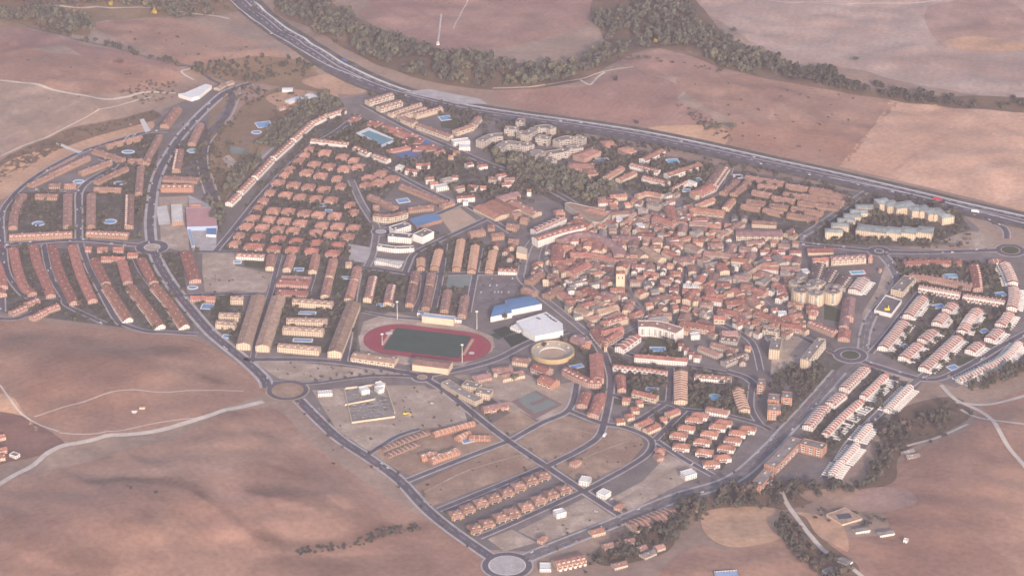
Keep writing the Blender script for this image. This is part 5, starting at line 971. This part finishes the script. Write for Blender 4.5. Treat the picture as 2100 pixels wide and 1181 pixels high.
T(0, 787, 2.998); rows('otr', ['-10,320 25,310', '-20,400 40,390', '-10,440 30,435'], 10, eave=4); row('otf', '70,425 110,440', 8, eave=3, roof='roof_grey')
T(260, 300)
block('sports_hall', 'sports hall', 'large pink-roofed hall with blue side', '840,875 1260,870 1290,1140 860,1150', 6.5, 'roof_pale_blue', 'roof_pink', parapet=.3); block('apartment_block', 'school', 'flat beige school building beside the pink hall', '625,830 790,825 810,1075 640,1085', 6, 'wall_tan', 'concrete_light'); row('oto', '890,835 1070,835', 9, eave=4, wall='wall_brick')
block('canopy', 'canopy', 'bright blue canopy at the corner of the pink hall', '1140,1130 1290,1130 1270,1265 1130,1255', 4, 'plain_white', 'roof_blue', parapet=.1)
T(260, 450)
for q in ('880,130 950,380',): row('otf', q, 5, eave=3, roof='roof_pale_blue', fixed='long pale blue lean-to roof beside the school yard')
T(0, 0, 1)
# ------------------------------------------------------------------ old town filler houses, trees, cars
T(0, 0, 1); random.seed(21); rng = np.random.default_rng(5)
SEG = []
for pl, hw in STREETS:
    for a, b in zip(pl, pl[1:]): SEG.append((a, b, hw))
def near_street(x, y):
    best = (1e9, 0, 0)
    for (ax, ay), (bx, by), hw in SEG:
        ux, uy = bx-ax, by-ay; L2 = ux*ux + uy*uy + 1e-9; t = min(1, max(0, ((x-ax)*ux + (y-ay)*uy) / L2)); d = math.hypot(x-ax-t*ux, y-ay-t*uy) - hw
        if d < best[0]: best = (d, math.atan2(uy, ux), hw)
    return best
def scatter(poly_px, sp, jit=.45):
    P = [at(*q) for q in poly_px]; xs = [p[0] for p in P]; ys = [p[1] for p in P]; out = []
    y = min(ys); r = 0
    while y < max(ys):
        x = min(xs) + (r % 2) * sp / 2
        while x < max(xs):
            qx, qy = x + random.uniform(-jit, jit)*sp, y + random.uniform(-jit, jit)*sp
            if in_poly(qx, qy, P): out.append((qx, qy))
            x += sp
        y += sp * .87; r += 1
    return out
OLD = [(1085,590),(1110,520),(1190,440),(1240,405),(1340,412),(1420,445),(1500,470),(1640,500),(1650,590),(1655,650),(1650,690),(1560,700),(1480,662),(1400,690),(1300,690),(1230,685),(1160,640)]
OLDS = ['oth']*7 + ['ots']*6 + ['otr']*5 + ['oto']*1 + ['otg']*3 + ['otw']*2
REST = Kit(); RM = ['wall_beige', 'wall_cream', 'wall_white', 'roof_brown', 'roof_red', 'roof_orange', 'roof_grey']
def rest_house(x, y, a, L, W_, h, r):
    c, s = math.cos(a), math.sin(a); q = lambda u, v, z: (x+u*c-v*s, y+u*s+v*c, z); hw, hl = W_/2, L/2; mw, mr = random.randrange(3), 3 + random.randrange(4)
    for u0, v0, u1, v1 in ((-hl,-hw,hl,-hw),(hl,-hw,hl,hw),(hl,hw,-hl,hw),(-hl,hw,-hl,-hw)): D = math.hypot(u1-u0, v1-v0); REST.face([q(u0,v0,-.2),q(u1,v1,-.2),q(u1,v1,h),q(u0,v0,h)], mw, [(0,0),(D,0),(D,h),(0,h)])
    for u in (-hl, hl): REST.face([q(u,-hw,h),q(u,hw,h),q(u,0,h+r-.1)], mw)
    o = .4; z = h - .1
    REST.face([q(-hl-o,-hw-o,z),q(hl+o,-hw-o,z),q(hl+o,0,h+r),q(-hl-o,0,h+r)], mr); REST.face([q(hl+o,hw+o,z),q(-hl-o,hw+o,z),q(-hl-o,0,h+r),q(hl+o,0,h+r)], mr); FOOT.append((x, y, W_*.5))
def n_houses(): return sum(1 for q in PENDING if q[0].name.startswith('town_house'))
NH = [n_houses() + 12]
for spn in (19, 13, 11):
    cand = scatter(OLD, spn); random.shuffle(cand)
    for x, y in cand:
        d, a, hw = near_street(x, y); w_ = random.uniform(10.5, 15) if spn == 19 else random.uniform(7, 9.5); L = random.uniform(14, 29) if spn == 19 else random.uniform(8, 13)
        if d < w_*.5 + .3 or occupied(x, y, w_*.42): continue
        if random.random() < .35: a += math.pi/2
        a += random.uniform(-.12, .12); st = random.choice(OLDS); S_ = STY[st]; c, s = math.cos(a)*L/2, math.sin(a)*L/2
        if NH[0] >= 292: rest_house(x, y, a, L, w_, random.choice((5.2, 6, 7)), random.uniform(1.6, 2.4)); continue
        NH[0] += 1
        build_row(w_, S_, [(x-c, y-s), (x+c, y+s)], random.choice((6.0, 6.5, 8.0, 9.5)) , 0 if st == 'otf' else random.uniform(1.6, 2.4), 0, S_[5] if random.random() < .6 else '', S_[4], 'old town houses')
# a few houses filling gaps of other quarters
for poly, st, n_ in (([(1420,640),(1500,670),(1560,720),(1560,760),(1490,740)], 'oth', 8), ([(1230,410),(1380,400),(1440,430),(1400,450),(1240,440)], 'oth', 12), ([(1500,445),(1640,470),(1640,495),(1510,480)], 'oth', 8), ([(960,440),(1090,470),(1080,520),(1040,540)], 'oth', 4)):
    for x, y in scatter(poly, 20)[:60]:
        if n_ and not occupied(x, y, 5) and near_street(x, y)[0] > 5:
            a = near_street(x, y)[1]; c, s = math.cos(a)*6, math.sin(a)*6; n_ -= 1; rest_house(x, y, a, 12, 9, 5.5, 2.2)
struct(link('old_town_houses', REST.mesh('old_town_houses', [M[q] for q in RM])), 'stuff')
# --- foliage
def crown_arrays(n, lumps, seed, size):
    g = np.random.default_rng(seed); L = g.normal(0, .42, (lumps, 3)); L[:, 2] = np.abs(L[:, 2]) * .8 + .15; LR = g.uniform(.38, .62, lumps); V = []
    for i in range(n):
        j = i % lumps; d = g.normal(0, 1, 3); d /= np.linalg.norm(d)
        if d[2] < -.5: d[2] = -d[2]
        c = L[j] + d * LR[j] * g.uniform(.75, 1.05) + (0, 0, .45); nrm = d + g.normal(0, .45, 3); nrm /= np.linalg.norm(nrm); t = np.cross(nrm, g.normal(0, 1, 3)); t /= np.linalg.norm(t); b = np.cross(nrm, t); s = size * g.uniform(.6, 1.25)
        V += [c + (t+b*.6)*s, c + (b-t*.8)*s, c - (t*.9+b)*s, c + (t-b*.7)*s]
    return np.array(V)
CR = [crown_arrays(210, 8 + i, 40 + i, .17) for i in range(5)]; CS = [crown_arrays(84, 6, 80 + i, .27) for i in range(5)]
LM = ['leaves_0', 'leaves_1', 'leaves_2', 'leaves_3', 'leaves_4', 'leaves_gold']
def crown_mesh(i, m):
    def f():
        V = CR[i]; me = bpy.data.meshes.new('crown'); me.from_pydata(V.tolist(), [], np.arange(len(V)).reshape(-1, 4).tolist()); me.materials.append(M[LM[m]]); return me
    return proto(('crown', i, m), f)
def trunk_mesh():
    k = Kit(); n = 6
    def limb(a, b, r0, r1):
        a, b = Vector(a), Vector(b); d = (b-a).normalized(); u = d.orthogonal().normalized(); v = d.cross(u)
        for i in range(n):
            t0, t1 = 2*math.pi*i/n, 2*math.pi*(i+1)/n; k.face([a+(u*math.cos(t0)+v*math.sin(t0))*r0, a+(u*math.cos(t1)+v*math.sin(t1))*r0, b+(u*math.cos(t1)+v*math.sin(t1))*r1, b+(u*math.cos(t0)+v*math.sin(t0))*r1])
    limb((0,0,-.05), (0,0,.55), .07, .045); limb((0,0,.5), (.3,.1,.95), .04, .015); limb((0,0,.45), (-.25,.2,.9), .04, .015); limb((0,0,.55), (.05,-.3,1.0), .035, .012)
    return k.mesh('trunk', [M['bark']])
NT = [0]
def tree(x, y, r, h, m, desc, group, name='tree', cat='tree'):
    z = h1(x, y); o = thing(name, cat, None, x, y, group, desc, z=z, rz=random.uniform(0, 6.28)); i = random.randrange(5); NT[0] += 1
    a = link('trunk', proto('trunk', trunk_mesh), o); a.scale = (h*.5, h*.5, h*.6); b = link('crown', crown_mesh(i, m), o); b.scale = (r, r, h*.62); b.location = (0, 0, h*.12)
    FOOT.append((x, y, r*.6))
def wood(name, polys, sp, rlo, rhi, mats, dens=1.0, lo=.9, hi=1.5, smooth=False, keep=None):
    VV, MI = [], []
    for poly in polys:
        P3 = [PT(q)[:2] for q in poly]; xs = [p[0] for p in P3]; ys = [p[1] for p in P3]; y = min(ys)
        while y < max(ys):
            x = min(xs)
            while x < max(xs):
                qx, qy = x + random.uniform(-.5, .5)*sp, y + random.uniform(-.5, .5)*sp
                if in_poly(qx, qy, P3) and random.random() < dens*(.55 + .6*math.sin(qx/37.0)*math.sin(qy/29.0) + .25) and (keep is None or keep(qx, qy)):
                    r = random.uniform(rlo, rhi)*random.choice((.7, 1, 1, 1.15)); h = r*random.uniform(lo, hi); a = random.uniform(0, 6.28); V = CS[random.randrange(5)] * (r, r, h); c, s = math.cos(a), math.sin(a)
                    VV.append(np.column_stack([V[:, 0]*c - V[:, 1]*s + qx, V[:, 0]*s + V[:, 1]*c + qy, V[:, 2]])); MI.append((random.choice(mats), len(V)//4, qx, qy))
                x += sp
            y += sp
    if not VV: return
    zs = height(np.array([q[2] for q in MI]), np.array([q[3] for q in MI]))
    for v, z in zip(VV, zs): v[:, 2] += z
    A = np.concatenate(VV); n = len(A); me = bpy.data.meshes.new(name); me.vertices.add(n); me.vertices.foreach_set("co", A.ravel()); me.loops.add(n); me.loops.foreach_set("vertex_index", np.arange(n)); me.polygons.add(n//4); me.polygons.foreach_set("loop_start", np.arange(0, n, 4)); me.polygons.foreach_set("loop_total", np.full(n//4, 4))
    for m in LM: me.materials.append(M[m])
    me.polygons.foreach_set("material_index", np.concatenate([np.full(c, m) for m, c, _, _ in MI])); me.update(calc_edges=True); struct(link(name, me), 'stuff')
def pp(s): return pairs(s)
wood('river_woodland', [pp('556,8 640,-15 700,10 735,58 830,82 900,112 1000,118 1060,132 1150,135 1225,108 1245,75 1215,45 1225,-15 1390,-15 1430,45 1480,72 1560,108 1625,140 1560,155 1500,148 1420,100 1330,102 1260,118 1190,160 1130,172 1050,182 970,182 900,172 850,158 760,125 690,92 620,50')], 10.5, 4.5, 8, [0, 0, 1, 2, 0, 3], dens=.66)
wood('river_woodland', [pp('1590,120 1640,142 1700,140 1740,165 1830,187 1920,195 2000,200 2120,210 2120,226 1990,222 1900,214 1800,196 1700,180 1610,160')], 9.5, 3.5, 6, [0, 1, 2, 2, 0], dens=.75)
wood('hillside_woodland', [pp('-20,22 90,22 180,36 198,58 150,72 80,56 0,42'), pp('-30,-10 480,-10 470,22 400,17 200,11 60,12'), pp('300,-5 420,5 440,30 380,40 300,24')], 10, 4, 7, [0, 1, 3, 4, 2], dens=.9)
wood('hedgerow', [pp('40,52 110,66 200,86 290,108 375,132 366,138 280,116 190,92 90,70'), pp('380,150 420,128 520,118 620,122 648,140 640,160 560,162 520,172 440,158')], 9, 2.5, 4.5, [0, 2, 4, 2], dens=.75)
wood('park_woodland', [pp('1012,318 1080,330 1150,350 1215,378 1262,392 1235,410 1180,418 1130,395 1080,372 1030,346')], 9, 4.5, 7.5, [0, 1, 1, 3, 2], keep=lambda x, y: not occupied(x, y, 1))
wood('bank_woodland', [pp('655,192 695,208 700,222 650,232 632,250 590,286 545,326 505,368 478,400 462,395 480,350 500,320 540,285 590,240 620,215'), pp('430,400 470,392 462,440 450,500 440,500')], 8.5, 3.5, 6, [0, 1, 3, 2, 1], keep=lambda x, y: not occupied(x, y, 1) and near_street(x, y)[0] > 2)
wood('valley_woodland', [pp('1500,1008 1610,990 1680,985 1770,995 1795,930 1805,870 1830,850 1885,862 1945,830 1950,870 1850,915 1832,965 1775,1008 1640,1022 1610,1042 1480,1042 1405,1062 1385,1110 1330,1135 1245,1160 1235,1120 1300,1090 1350,1075 1400,1035'), pp('1600,1062 1622,1062 1650,1105 1700,1150 1740,1181 1700,1195 1640,1150 1605,1105'), pp('1960,800 2000,790 2110,740 2110,765 2020,800')], 8, 3, 6.5, [0, 2, 2, 4, 0], dens=.88, keep=lambda x, y: not occupied(x, y, 1))
wood('scrub', [pp('0,332 70,300 140,268 240,248 310,230 325,240 250,258 150,290 60,340 -20,372'), pp('240,190 300,165 370,170 360,200 290,215'), pp('180,990 410,1048 380,1040 300,1002'), pp('1255,120 1480,150 1480,140 1260,112'), pp('1380,215 1400,215 1500,270 1490,290 1470,285')], 8, 2.0, 3.6, [4, 4, 2], dens=.75, lo=.5, hi=.9)
wood('scrub', [pp('535,1110 560,1106 572,1120 548,1124'), pp('570,1130 620,1118 720,1116 745,1095 800,1080 858,1074 864,1086 800,1097 750,1117 700,1130 620,1137')], 5.5, 1.6, 3.2, [4, 2, 2], dens=1.1, lo=.5, hi=.8)
wood('scrub', [pp('20,110 350,150 330,200 100,190'), pp('200,60 460,70 560,120 380,130'), pp('60,200 300,215 250,240 80,280'), pp('560,830 900,1080 880,1090 600,900'), pp('620,830 760,930 700,890'), pp('1400,160 1800,200 1700,330 1500,290'), pp('1600,170 1760,190 1700,200')], 17, 1.2, 2.6, [4, 2], dens=.16, lo=.5, hi=.9)
wood('motorway_bushes', [pp('760,190 900,215 1050,248 1250,285 1450,318 1460,326 1240,296 1040,258 880,225 750,200'), pp('1450,320 1700,380 1780,400 1700,392 1440,332'), pp('1060,255 1200,285 1300,300 1300,312 1180,300 1050,270')], 8, 2, 4, [0, 2, 4], dens=.75, keep=lambda x, y: not occupied(x, y, 1))
# individual garden and street trees
cands = []
for s in GARD:
    for x, y in scatter(pp(s), 13): cands.append((x, y))
random.shuffle(cands); cnt = 0; DESC = ['dark green garden tree between the houses', 'olive green garden tree between the houses', 'dark broad garden tree between the houses', 'yellowish green garden tree between the houses', 'brownish autumn garden tree between the houses']
for x, y in cands:
    if cnt >= 190: break
    r = random.uniform(2.2, 4.2)
    if occupied(x, y, r*.6) or near_street(x, y)[0] < r*.5 or noplant(x, y): continue
    m = random.choice((0, 0, 0, 1, 2, 2, 3, 4)); tree(x, y, r, r*random.uniform(1.6, 2.2), m, DESC[m], DESC[m].split(' between')[0] + 's'); cnt += 1
for q, r, h, m, d in (((1110,355),0,0,0,''), ((316,32),5,10,5,'golden yellow autumn tree by the far left track'), ((228,14),5,10,5,'golden yellow autumn tree near the top edge'), ((1266,48),4,8,5,'small golden tree in the river wood'), ((1344,90),4,8,5,'small golden tree at the wood edge'), ((1945,455),7,15,1,'big olive tree beside the grey-green roofed flats'), ((1915,440),6,14,0,'tall dark tree at the end of the grey-green flats'), ((1795,448),7,14,0,'broad dark tree in the court of the grey-green flats'), ((1745,425),7,15,0,'tall dark tree between the grey-green roofs'), ((1735,470),6,12,3,'brownish tree beside the front grey-green flats'), ((405,525),3.5,14,3,'slim tall tree at the corner of the bare plot'), ((1055,780),6,9,1,'round green tree in the school yard'), ((1115,712),4,7,0,'dark tree by the wall of the bullring'), ((1035,655),5,9,4,'brown tree in front of the blue pavilions'), ((1500,560),6,10,0,'dark tree in the old town square'), ((1478,548),6,10,2,'dark old town tree beside a white wall'), ((1210,580),7,12,0,'dark tree left of the church tower'), ((1150,595),6,10,2,'dark tree in the shaded churchyard'), ((1420,655),5,8,2,'tree among old town roofs'), ((1470,270),6,12,3,'lone bushy tree in the pale field corner'), ((1500,268),7,13,1,'largest tree of the field corner clump'), ((1263,168),5,8,2,'lone dark tree on the ploughed hill'), ((1505,66),5,7,2,'lone tree on the pale top field'), ((1755,125),5,7,3,'bushy tree on the field boundary'), ((1305,255),4,6,2,'lone bush beside the motorway'), ((2078,204),5,7,2,'lone dark tree at the right edge')):
    if r: x, y, z = PT(q); tree(x, y, r, h, m, d, None)
for s, sp, side, d in (('625,838 700,905 820,988 985,1130', 26, 9, 'young street tree on the lower left avenue'), ('1110,1130 1240,1080 1385,1020 1500,982', 24, 11, 'young street tree on the wide lower avenue'), ('640,782 760,768 860,770', 9, 4, 'small tree in the row beside the vacant lot'), ('1050,985 1120,958 1060,910', 16, 6, 'young tree along the vacant plots'), ('1770,720 1790,640 1840,580', 22, 8, 'street tree beside the right-hand avenue'), ('312,400 330,345 390,255', 22, 8, 'young tree on the upper left avenue'), ('905,800 1060,915', 18, 6, 'street tree by the school fence')):
    pl = [at(*q) for q in pp(s)]
    for (ax, ay), (bx, by) in zip(pl, pl[1:]):
        L = math.hypot(bx-ax, by-ay); n = int(L / sp)
        for i in range(n):
            t = (i + .5) / n; u = (-(by-ay)/L, (bx-ax)/L); sd_ = side * (1 if i % 2 else -1); tree(ax+(bx-ax)*t + u[0]*sd_, ay+(by-ay)*t + u[1]*sd_, random.uniform(1.5, 2.3), random.uniform(3.5, 5), random.choice((0, 2, 4)), d, d.replace('tree', 'trees', 1))
GREEN = [pp(s) for s in GARD] + [pp('1240,1130 1300,1095 1400,1040 1500,1000 1560,1030 1480,1050 1400,1100 1330,1140'), pp('1200,1140 1330,1090 1350,1130 1260,1175 1200,1181'), pp('960,240 1240,300 1240,380 1000,320'), pp('1580,780 1640,720 1700,760 1640,850 1580,890'), pp('1640,500 1960,440 1970,500 1700,505'), pp('900,800 960,780 1130,760 1160,800 1000,860'), pp('1820,540 2050,535 2060,580 1850,600')]
wood('garden_greenery', GREEN, 8, 1.6, 4.0, [0, 1, 2, 1, 3, 4], dens=.66, lo=.8, hi=1.3, keep=lambda x, y: not occupied(x, y, 1.2) and near_street(x, y)[0] > 1 and not noplant(x, y))
wood('villa_greenery', [pp(s) for s in ('800,345 870,310 960,330 1140,390 1090,425 1000,410 930,400', '895,232 965,240 990,262 950,285 925,262', '1200,300 1500,350 1440,410 1230,385', '1320,330 1400,350 1360,365', '1700,470 1740,410 1960,435 1980,470 1900,500 1700,500', '1745,455 1890,455 1890,478 1750,478', '1830,545 2040,545 2050,590 1850,590', '1580,780 1640,725 1690,765 1630,840 1590,880', '1300,770 1370,775 1370,820 1290,815', '1400,790 1500,800 1510,850 1410,840', '1305,700 1400,700 1400,735 1310,740', '630,235 720,235 850,300 800,312 700,300 650,280', '480,495 730,500 720,520 480,515')], 7.5, 2.0, 4.6, [0, 0, 2, 1, 0, 4], dens=.8, keep=lambda x, y: not occupied(x, y, 1.5) and near_street(x, y)[0] > 1 and not noplant(x, y))
wood('scrub', [pp('1640,1040 1700,1040 1800,1060 1830,1090 1760,1080 1680,1070'), pp('1850,860 1960,830 2000,850 1940,900 1860,930'), pp('1620,1110 1700,1130 1740,1181 1680,1181'), pp('1490,1000 1560,1010 1600,1045 1500,1050'), pp('430,330 470,310 480,350 450,400'), pp('1880,500 1990,470 2000,505 1900,515'), pp('560,185 640,190 600,230 560,260')], 9, 1.5, 3.5, [2, 4, 3], dens=.5, lo=.6, hi=1.0, keep=lambda x, y: not occupied(x, y, 1))
wood('scrub', [pp(s) for s in ('640,830 760,925 860,880 960,865 870,795 700,800', '1060,905 1150,850 1230,872 1185,922 1122,946', '1136,955 1245,880 1322,912 1290,950 1195,992', '850,995 1045,907 1110,952 880,1040', '1255,1020 1370,930 1430,962 1290,1048', '1062,1088 1200,1020 1258,1060 1115,1113', '510,735 760,757 830,768 620,782', '415,520 482,545 560,562 545,600 420,598', '1585,690 1690,705 1650,740 1580,770', '1640,880 1760,745 1800,745 1740,880')], 11, .7, 1.7, [4, 2, 3], dens=.3, lo=.5, hi=.9, keep=lambda x, y: not occupied(x, y, 1) and near_street(x, y)[0] > 1)
wood('scrub', [pp('455,190 500,180 560,190 530,215 490,235 470,270 450,300 440,280 470,230'), pp('430,300 500,290 520,330 480,380 455,420 440,370'), pp('400,300 412,340 425,400 432,440 420,440 405,370')], 8, 1.6, 3.6, [0, 2, 4, 3], dens=.5, keep=lambda x, y: not occupied(x, y, 1) and not noplant(x, y))
# hedges and low shrubs: countable garden shrubs
cnt = 0; random.shuffle(cands)
for x, y in cands:
    if cnt >= 200: break
    r = random.uniform(1.1, 2.0)
    if occupied(x, y, r*.5) or near_street(x, y)[0] < 0.5 or noplant(x, y): continue
    m = random.choice((0, 2, 4)); o = thing('garden_shrub', 'shrub', None, x, y, 'low shrubs in the gardens', 'low dark shrub in a garden between the houses', data=crown_mesh(random.randrange(5), m)); o.scale = (r, r, r*.9); cnt += 1
# --- cars
def car_parts(paint):
    k = Kit(); prof = [(-2.1,.45),(2.1,.45),(2.1,.85),(1.0,1.0),(-1.9,1.02),(-2.15,.8)]
    a = [(x_, -.87, z) for x_, z in prof]; b = [(x_, .87, z) for x_, z in prof]; k.face(a); k.face(b[::-1])
    for i in range(6): j = (i+1) % 6; k.face([a[j], a[i], b[i], b[j]])
    body = k.mesh('body', [M[paint]]); k = Kit(); lo = [(-1.9,-.8,1.0),(1.05,-.8,1.0),(1.05,.8,1.0),(-1.9,.8,1.0)]; hi = [(-1.4,-.65,1.48),(.35,-.65,1.48),(.35,.65,1.48),(-1.4,.65,1.48)]
    for i in range(4): j = (i+1) % 4; k.face([lo[i], lo[j], hi[j], hi[i]], 0)
    k.face(hi, 1); return body, k.mesh('cabin', [M['glass_dark'], M[paint]])
def wheel_mesh():
    k = Kit(); n = 10; f = lambda i, y: (.33*math.cos(2*math.pi*i/n), y, .33*math.sin(2*math.pi*i/n))
    for i in range(n): k.face([f(i,-.1), f(i+1,-.1), f(i+1,.1), f(i,.1)])
    k.face([f(i,-.1) for i in range(n)]); k.face([f(i,.1) for i in range(n)][::-1]); return k.mesh('wheel', [M['rubber']])
PAINTS = [('paint_white','white'), ('paint_silver','silver'), ('paint_dark','black'), ('paint_red','red'), ('paint_blue','blue')]
def car(x, y, a, pi_, where, z=.5):
    p, cn = PAINTS[pi_]; o = thing('parked_car', 'car', cn + ' ' + where, x, y, 'cars in the streets', z=z, rz=a); bo, ca_ = proto(('car', p), lambda: car_parts(p)); link('body', bo, o); link('cabin', ca_, o); wm = proto('wheel', wheel_mesh)
    for wx in (-1.3, 1.3):
        for wy in (-.8, .8): link('wheel', wm, o, (wx, wy, .33))
cnt = 0
for pl, hw in STREETS:
    for (ax, ay), (bx, by) in zip(pl, pl[1:]):
        L = math.hypot(bx-ax, by-ay); d = random.uniform(0, 12)
        while d < L - 3 and cnt < 250:
            sd_ = random.choice((-1, 1)); u = (-(by-ay)/L, (bx-ax)/L); off = (hw - 2.2)*sd_; t = d / L; x, y = ax+(bx-ax)*t+u[0]*off, ay+(by-ay)*t+u[1]*off
            if town_dist(np.array([x]), np.array([y]))[0] == 0 and not occupied(x, y, .5): car(x, y, math.atan2(by-ay, bx-ax) + (math.pi if sd_ > 0 else 0), random.choice((0, 0, 0, 1, 1, 2, 3, 4)), 'street car'); cnt += 1
            d += random.choice((6, 7, 14, 30, 45, 60))
for i in range(9):
    for j in range(4):
        if random.random() < .45: x, y = at(995 + i*7 - j*4, 572 + j*14); car(x, y, 1.4, random.choice((0, 0, 1, 2, 3)), 'car park car', .3)
for q, a, pi_ in (((556,71),-.75,0),((960,228),-.35,0),((1395,293),-.3,1),((1150,250),-.3,0),((1660,360),-.32,0),((1680,372),-.32,1),((1500,322),-.3,2),((640,118),-.7,1),((820,200),-.4,2),((1560,338),-.3,0)):
    x, y, z = PT(q); car(x, y, a, pi_, 'motorway car', z + 1.0)
HP_ = [PT(q) for q in pairs('525,26 615,88 712,148 785,180 860,202 950,223 1050,239 1180,257 1317,279 1450,306 1575,334 1700,361 1850,396 1980,427')]
for i in range(26):
    j = random.randrange(len(HP_)-1); t = random.random(); p, q = HP_[j], HP_[j+1]; a = math.atan2(q[1]-p[1], q[0]-p[0]); o_ = random.choice((-9.5, -5.5, 6, 9.8)); x, y = p[0]+(q[0]-p[0])*t - math.sin(a)*o_, p[1]+(q[1]-p[1])*t + math.cos(a)*o_; car(x, y, a + (math.pi if o_ > 0 else 0), random.choice((0, 0, 1, 2, 3, 4)), 'motorway car', h1(x, y) + 1.0)
for s in ('640,840 760,800 900,830', '1260,1030 1400,950', '1070,1085 1230,1050'):
    for q in pairs(s): x, y = at(q[0] + random.uniform(-25, 25), q[1] + random.uniform(-8, 8)); car(x, y, random.uniform(0, 6), random.choice((0, 0, 1)), 'car on bare ground', .2)
def truck(q, a, paint, label, L=13.0):
    x, y, z = PT(q); o = thing('lorry', 'lorry', None, x, y, None, label, z=z+1.0, rz=a); k = Kit(); k.box(-1.2, 0, 1.1, L*.72, 2.6, 2.9); link('trailer', k.mesh('trailer', [M[paint]]), o); k = Kit(); k.box(L*.36, 0, .6, 2.4, 2.5, 2.7); link('cab', k.mesh('cab', [M[paint]]), o); k = Kit(); k.box(L*.36+1.23, 0, 2.0, .05, 2.2, .9); link('windscreen', k.mesh('windscreen', [M['glass_dark']]), o)
    wm = proto('wheel', wheel_mesh)
    for wx in (-4.5, -3.2, 4.4):
        for wy in (-1.1, 1.1): b = link('wheel', wm, o, (wx, wy, .5)); b.scale = (1.5, 1.5, 1.5)
truck((1923,412), -.33, 'paint_red', 'red lorry on the right end of the motorway', 16); truck((2000,437), -.33, 'paint_white', 'white lorry near the motorway exit'); truck((707,128), -.6, 'paint_blue', 'blue lorry on the motorway bend'); truck((1240,896), 1.2, 'paint_white', 'white van lorry at the vacant plot corner', 8)
# signs and small site things
x, y, z = PT((286, 832)); 
for i, q in enumerate(((276,846),(292,838))):
    x, y, z = PT(q); o = thing('field_hut', 'hut', None, x, y, None, ('pale stone heap by the field hut', 'small orange-roofed field hut on the dry slope')[i], z=z); k = Kit(); k.box(0, 0, -.2, 5 + 2*i, 4, 2.2 + i); link('wall', k.mesh('wall', [M['plain_cream']]), o); k = Kit(); k.face([(-4,-2.6,2.2+i),(4,-2.6,2.2+i),(4,0,3.2+i),(-4,0,3.2+i)]); k.face([(4,2.6,2.2+i),(-4,2.6,2.2+i),(-4,0,3.2+i),(4,0,3.2+i)]); link('roof', k.mesh('roof', [M['roof_salmon' if i else 'concrete_light']]), o)
# ------------------------------------------------------------------ labels: each says which one
LAND = [('the round bullring',1138,722),('the running track',876,700),('the church tower',1270,575),('the white sports hall',1105,665),('the white school',820,500),('the blue pavilions',1060,630),('the big lower roundabout',1038,1160),('the green lawn pool',772,283),('the cream tower cluster',1675,595),('the grey-green roofed flats',1820,460),('the L-shaped orange brick block',1605,950),('the park wood',1120,380),('the pink-roofed hall',415,445),('the left roundabout',312,508),('the right green roundabout',2072,514),('the mauve crescent',1190,500),('the long thin slab',1665,725),('the inner right roundabout',1744,729),('the walled cemetery',745,835),('the tennis courts',1105,825),('the red hip-roofed hall',600,585),('the blue school canopy',873,452),('the twin orange warehouses',1030,420),('the big white apartment block',1350,680),('the vacant soil plots',1150,900),('the unfinished concrete frame',1820,625),('the cream villas',1050,1020),('the brick T-shaped block',1595,815),('the salmon hip-roofed blocks',1225,320),('the oval pool of the left court',79,459),('the oval pool of the second court',226,455),('the stadium-side tan blocks',600,660),('the curving bank terrace',590,300),('the left-edge lane',30,600),('the turquoise lawn pool',1465,815),('the V-shaped red block',1380,440)]
LW = [(n_, *at(a, b)) for n_, a, b in LAND]; GR = {}
for o, desc, x, y in PENDING:
    n_, lx, ly = min(LW, key=lambda q: (q[1]-x)**2 + (q[2]-y)**2); dx, dy = x-lx, y-ly; d = math.hypot(dx, dy)
    rel = ('right of' if dx > 0 else 'left of') if abs(dx) > abs(dy)*.7 else ('beyond' if dy > 0 else 'in front of')
    GR.setdefault((desc, rel, n_), []).append((d, o))
ORD = ['nearest', 'second nearest', 'third nearest', 'fourth nearest', 'fifth nearest', 'sixth nearest', 'seventh nearest', 'eighth nearest', 'ninth nearest', 'tenth nearest', 'eleventh nearest', 'twelfth nearest']
for (desc, rel, n_), lst in GR.items():
    lst.sort(key=lambda q: q[0])
    for i, (d, o) in enumerate(lst): o['label'] = desc + ' ' + rel + ' ' + n_ if len(lst) == 1 else (ORD[i] if i < 12 else '%dth nearest' % (i+1)) + ' ' + desc + ' ' + rel + ' ' + n_
# ------------------------------------------------------------------ haze
HAZE = True
if HAZE:
    k = Kit(); k.prism([(-3500,-500),(3500,-500),(3500,7300),(-3500,7300)], -25, 1730, bottom=True); hm = bpy.data.materials.new('haze'); hm.use_nodes = True; t = hm.node_tree; t.nodes.remove(t.nodes["Principled BSDF"]); pv = t.nodes.new("ShaderNodeVolumePrincipled")
    pv.inputs["Color"].default_value = (0.85, 0.73, 0.82, 1); pv.inputs["Density"].default_value = 0.000040; pv.inputs["Anisotropy"].default_value = 0.0; t.links.new(pv.outputs[0], t.nodes["Material Output"].inputs["Volume"]); hm.cycles.homogeneous_volume = True
    struct(link('haze', k.mesh('haze', [hm])), 'stuff')
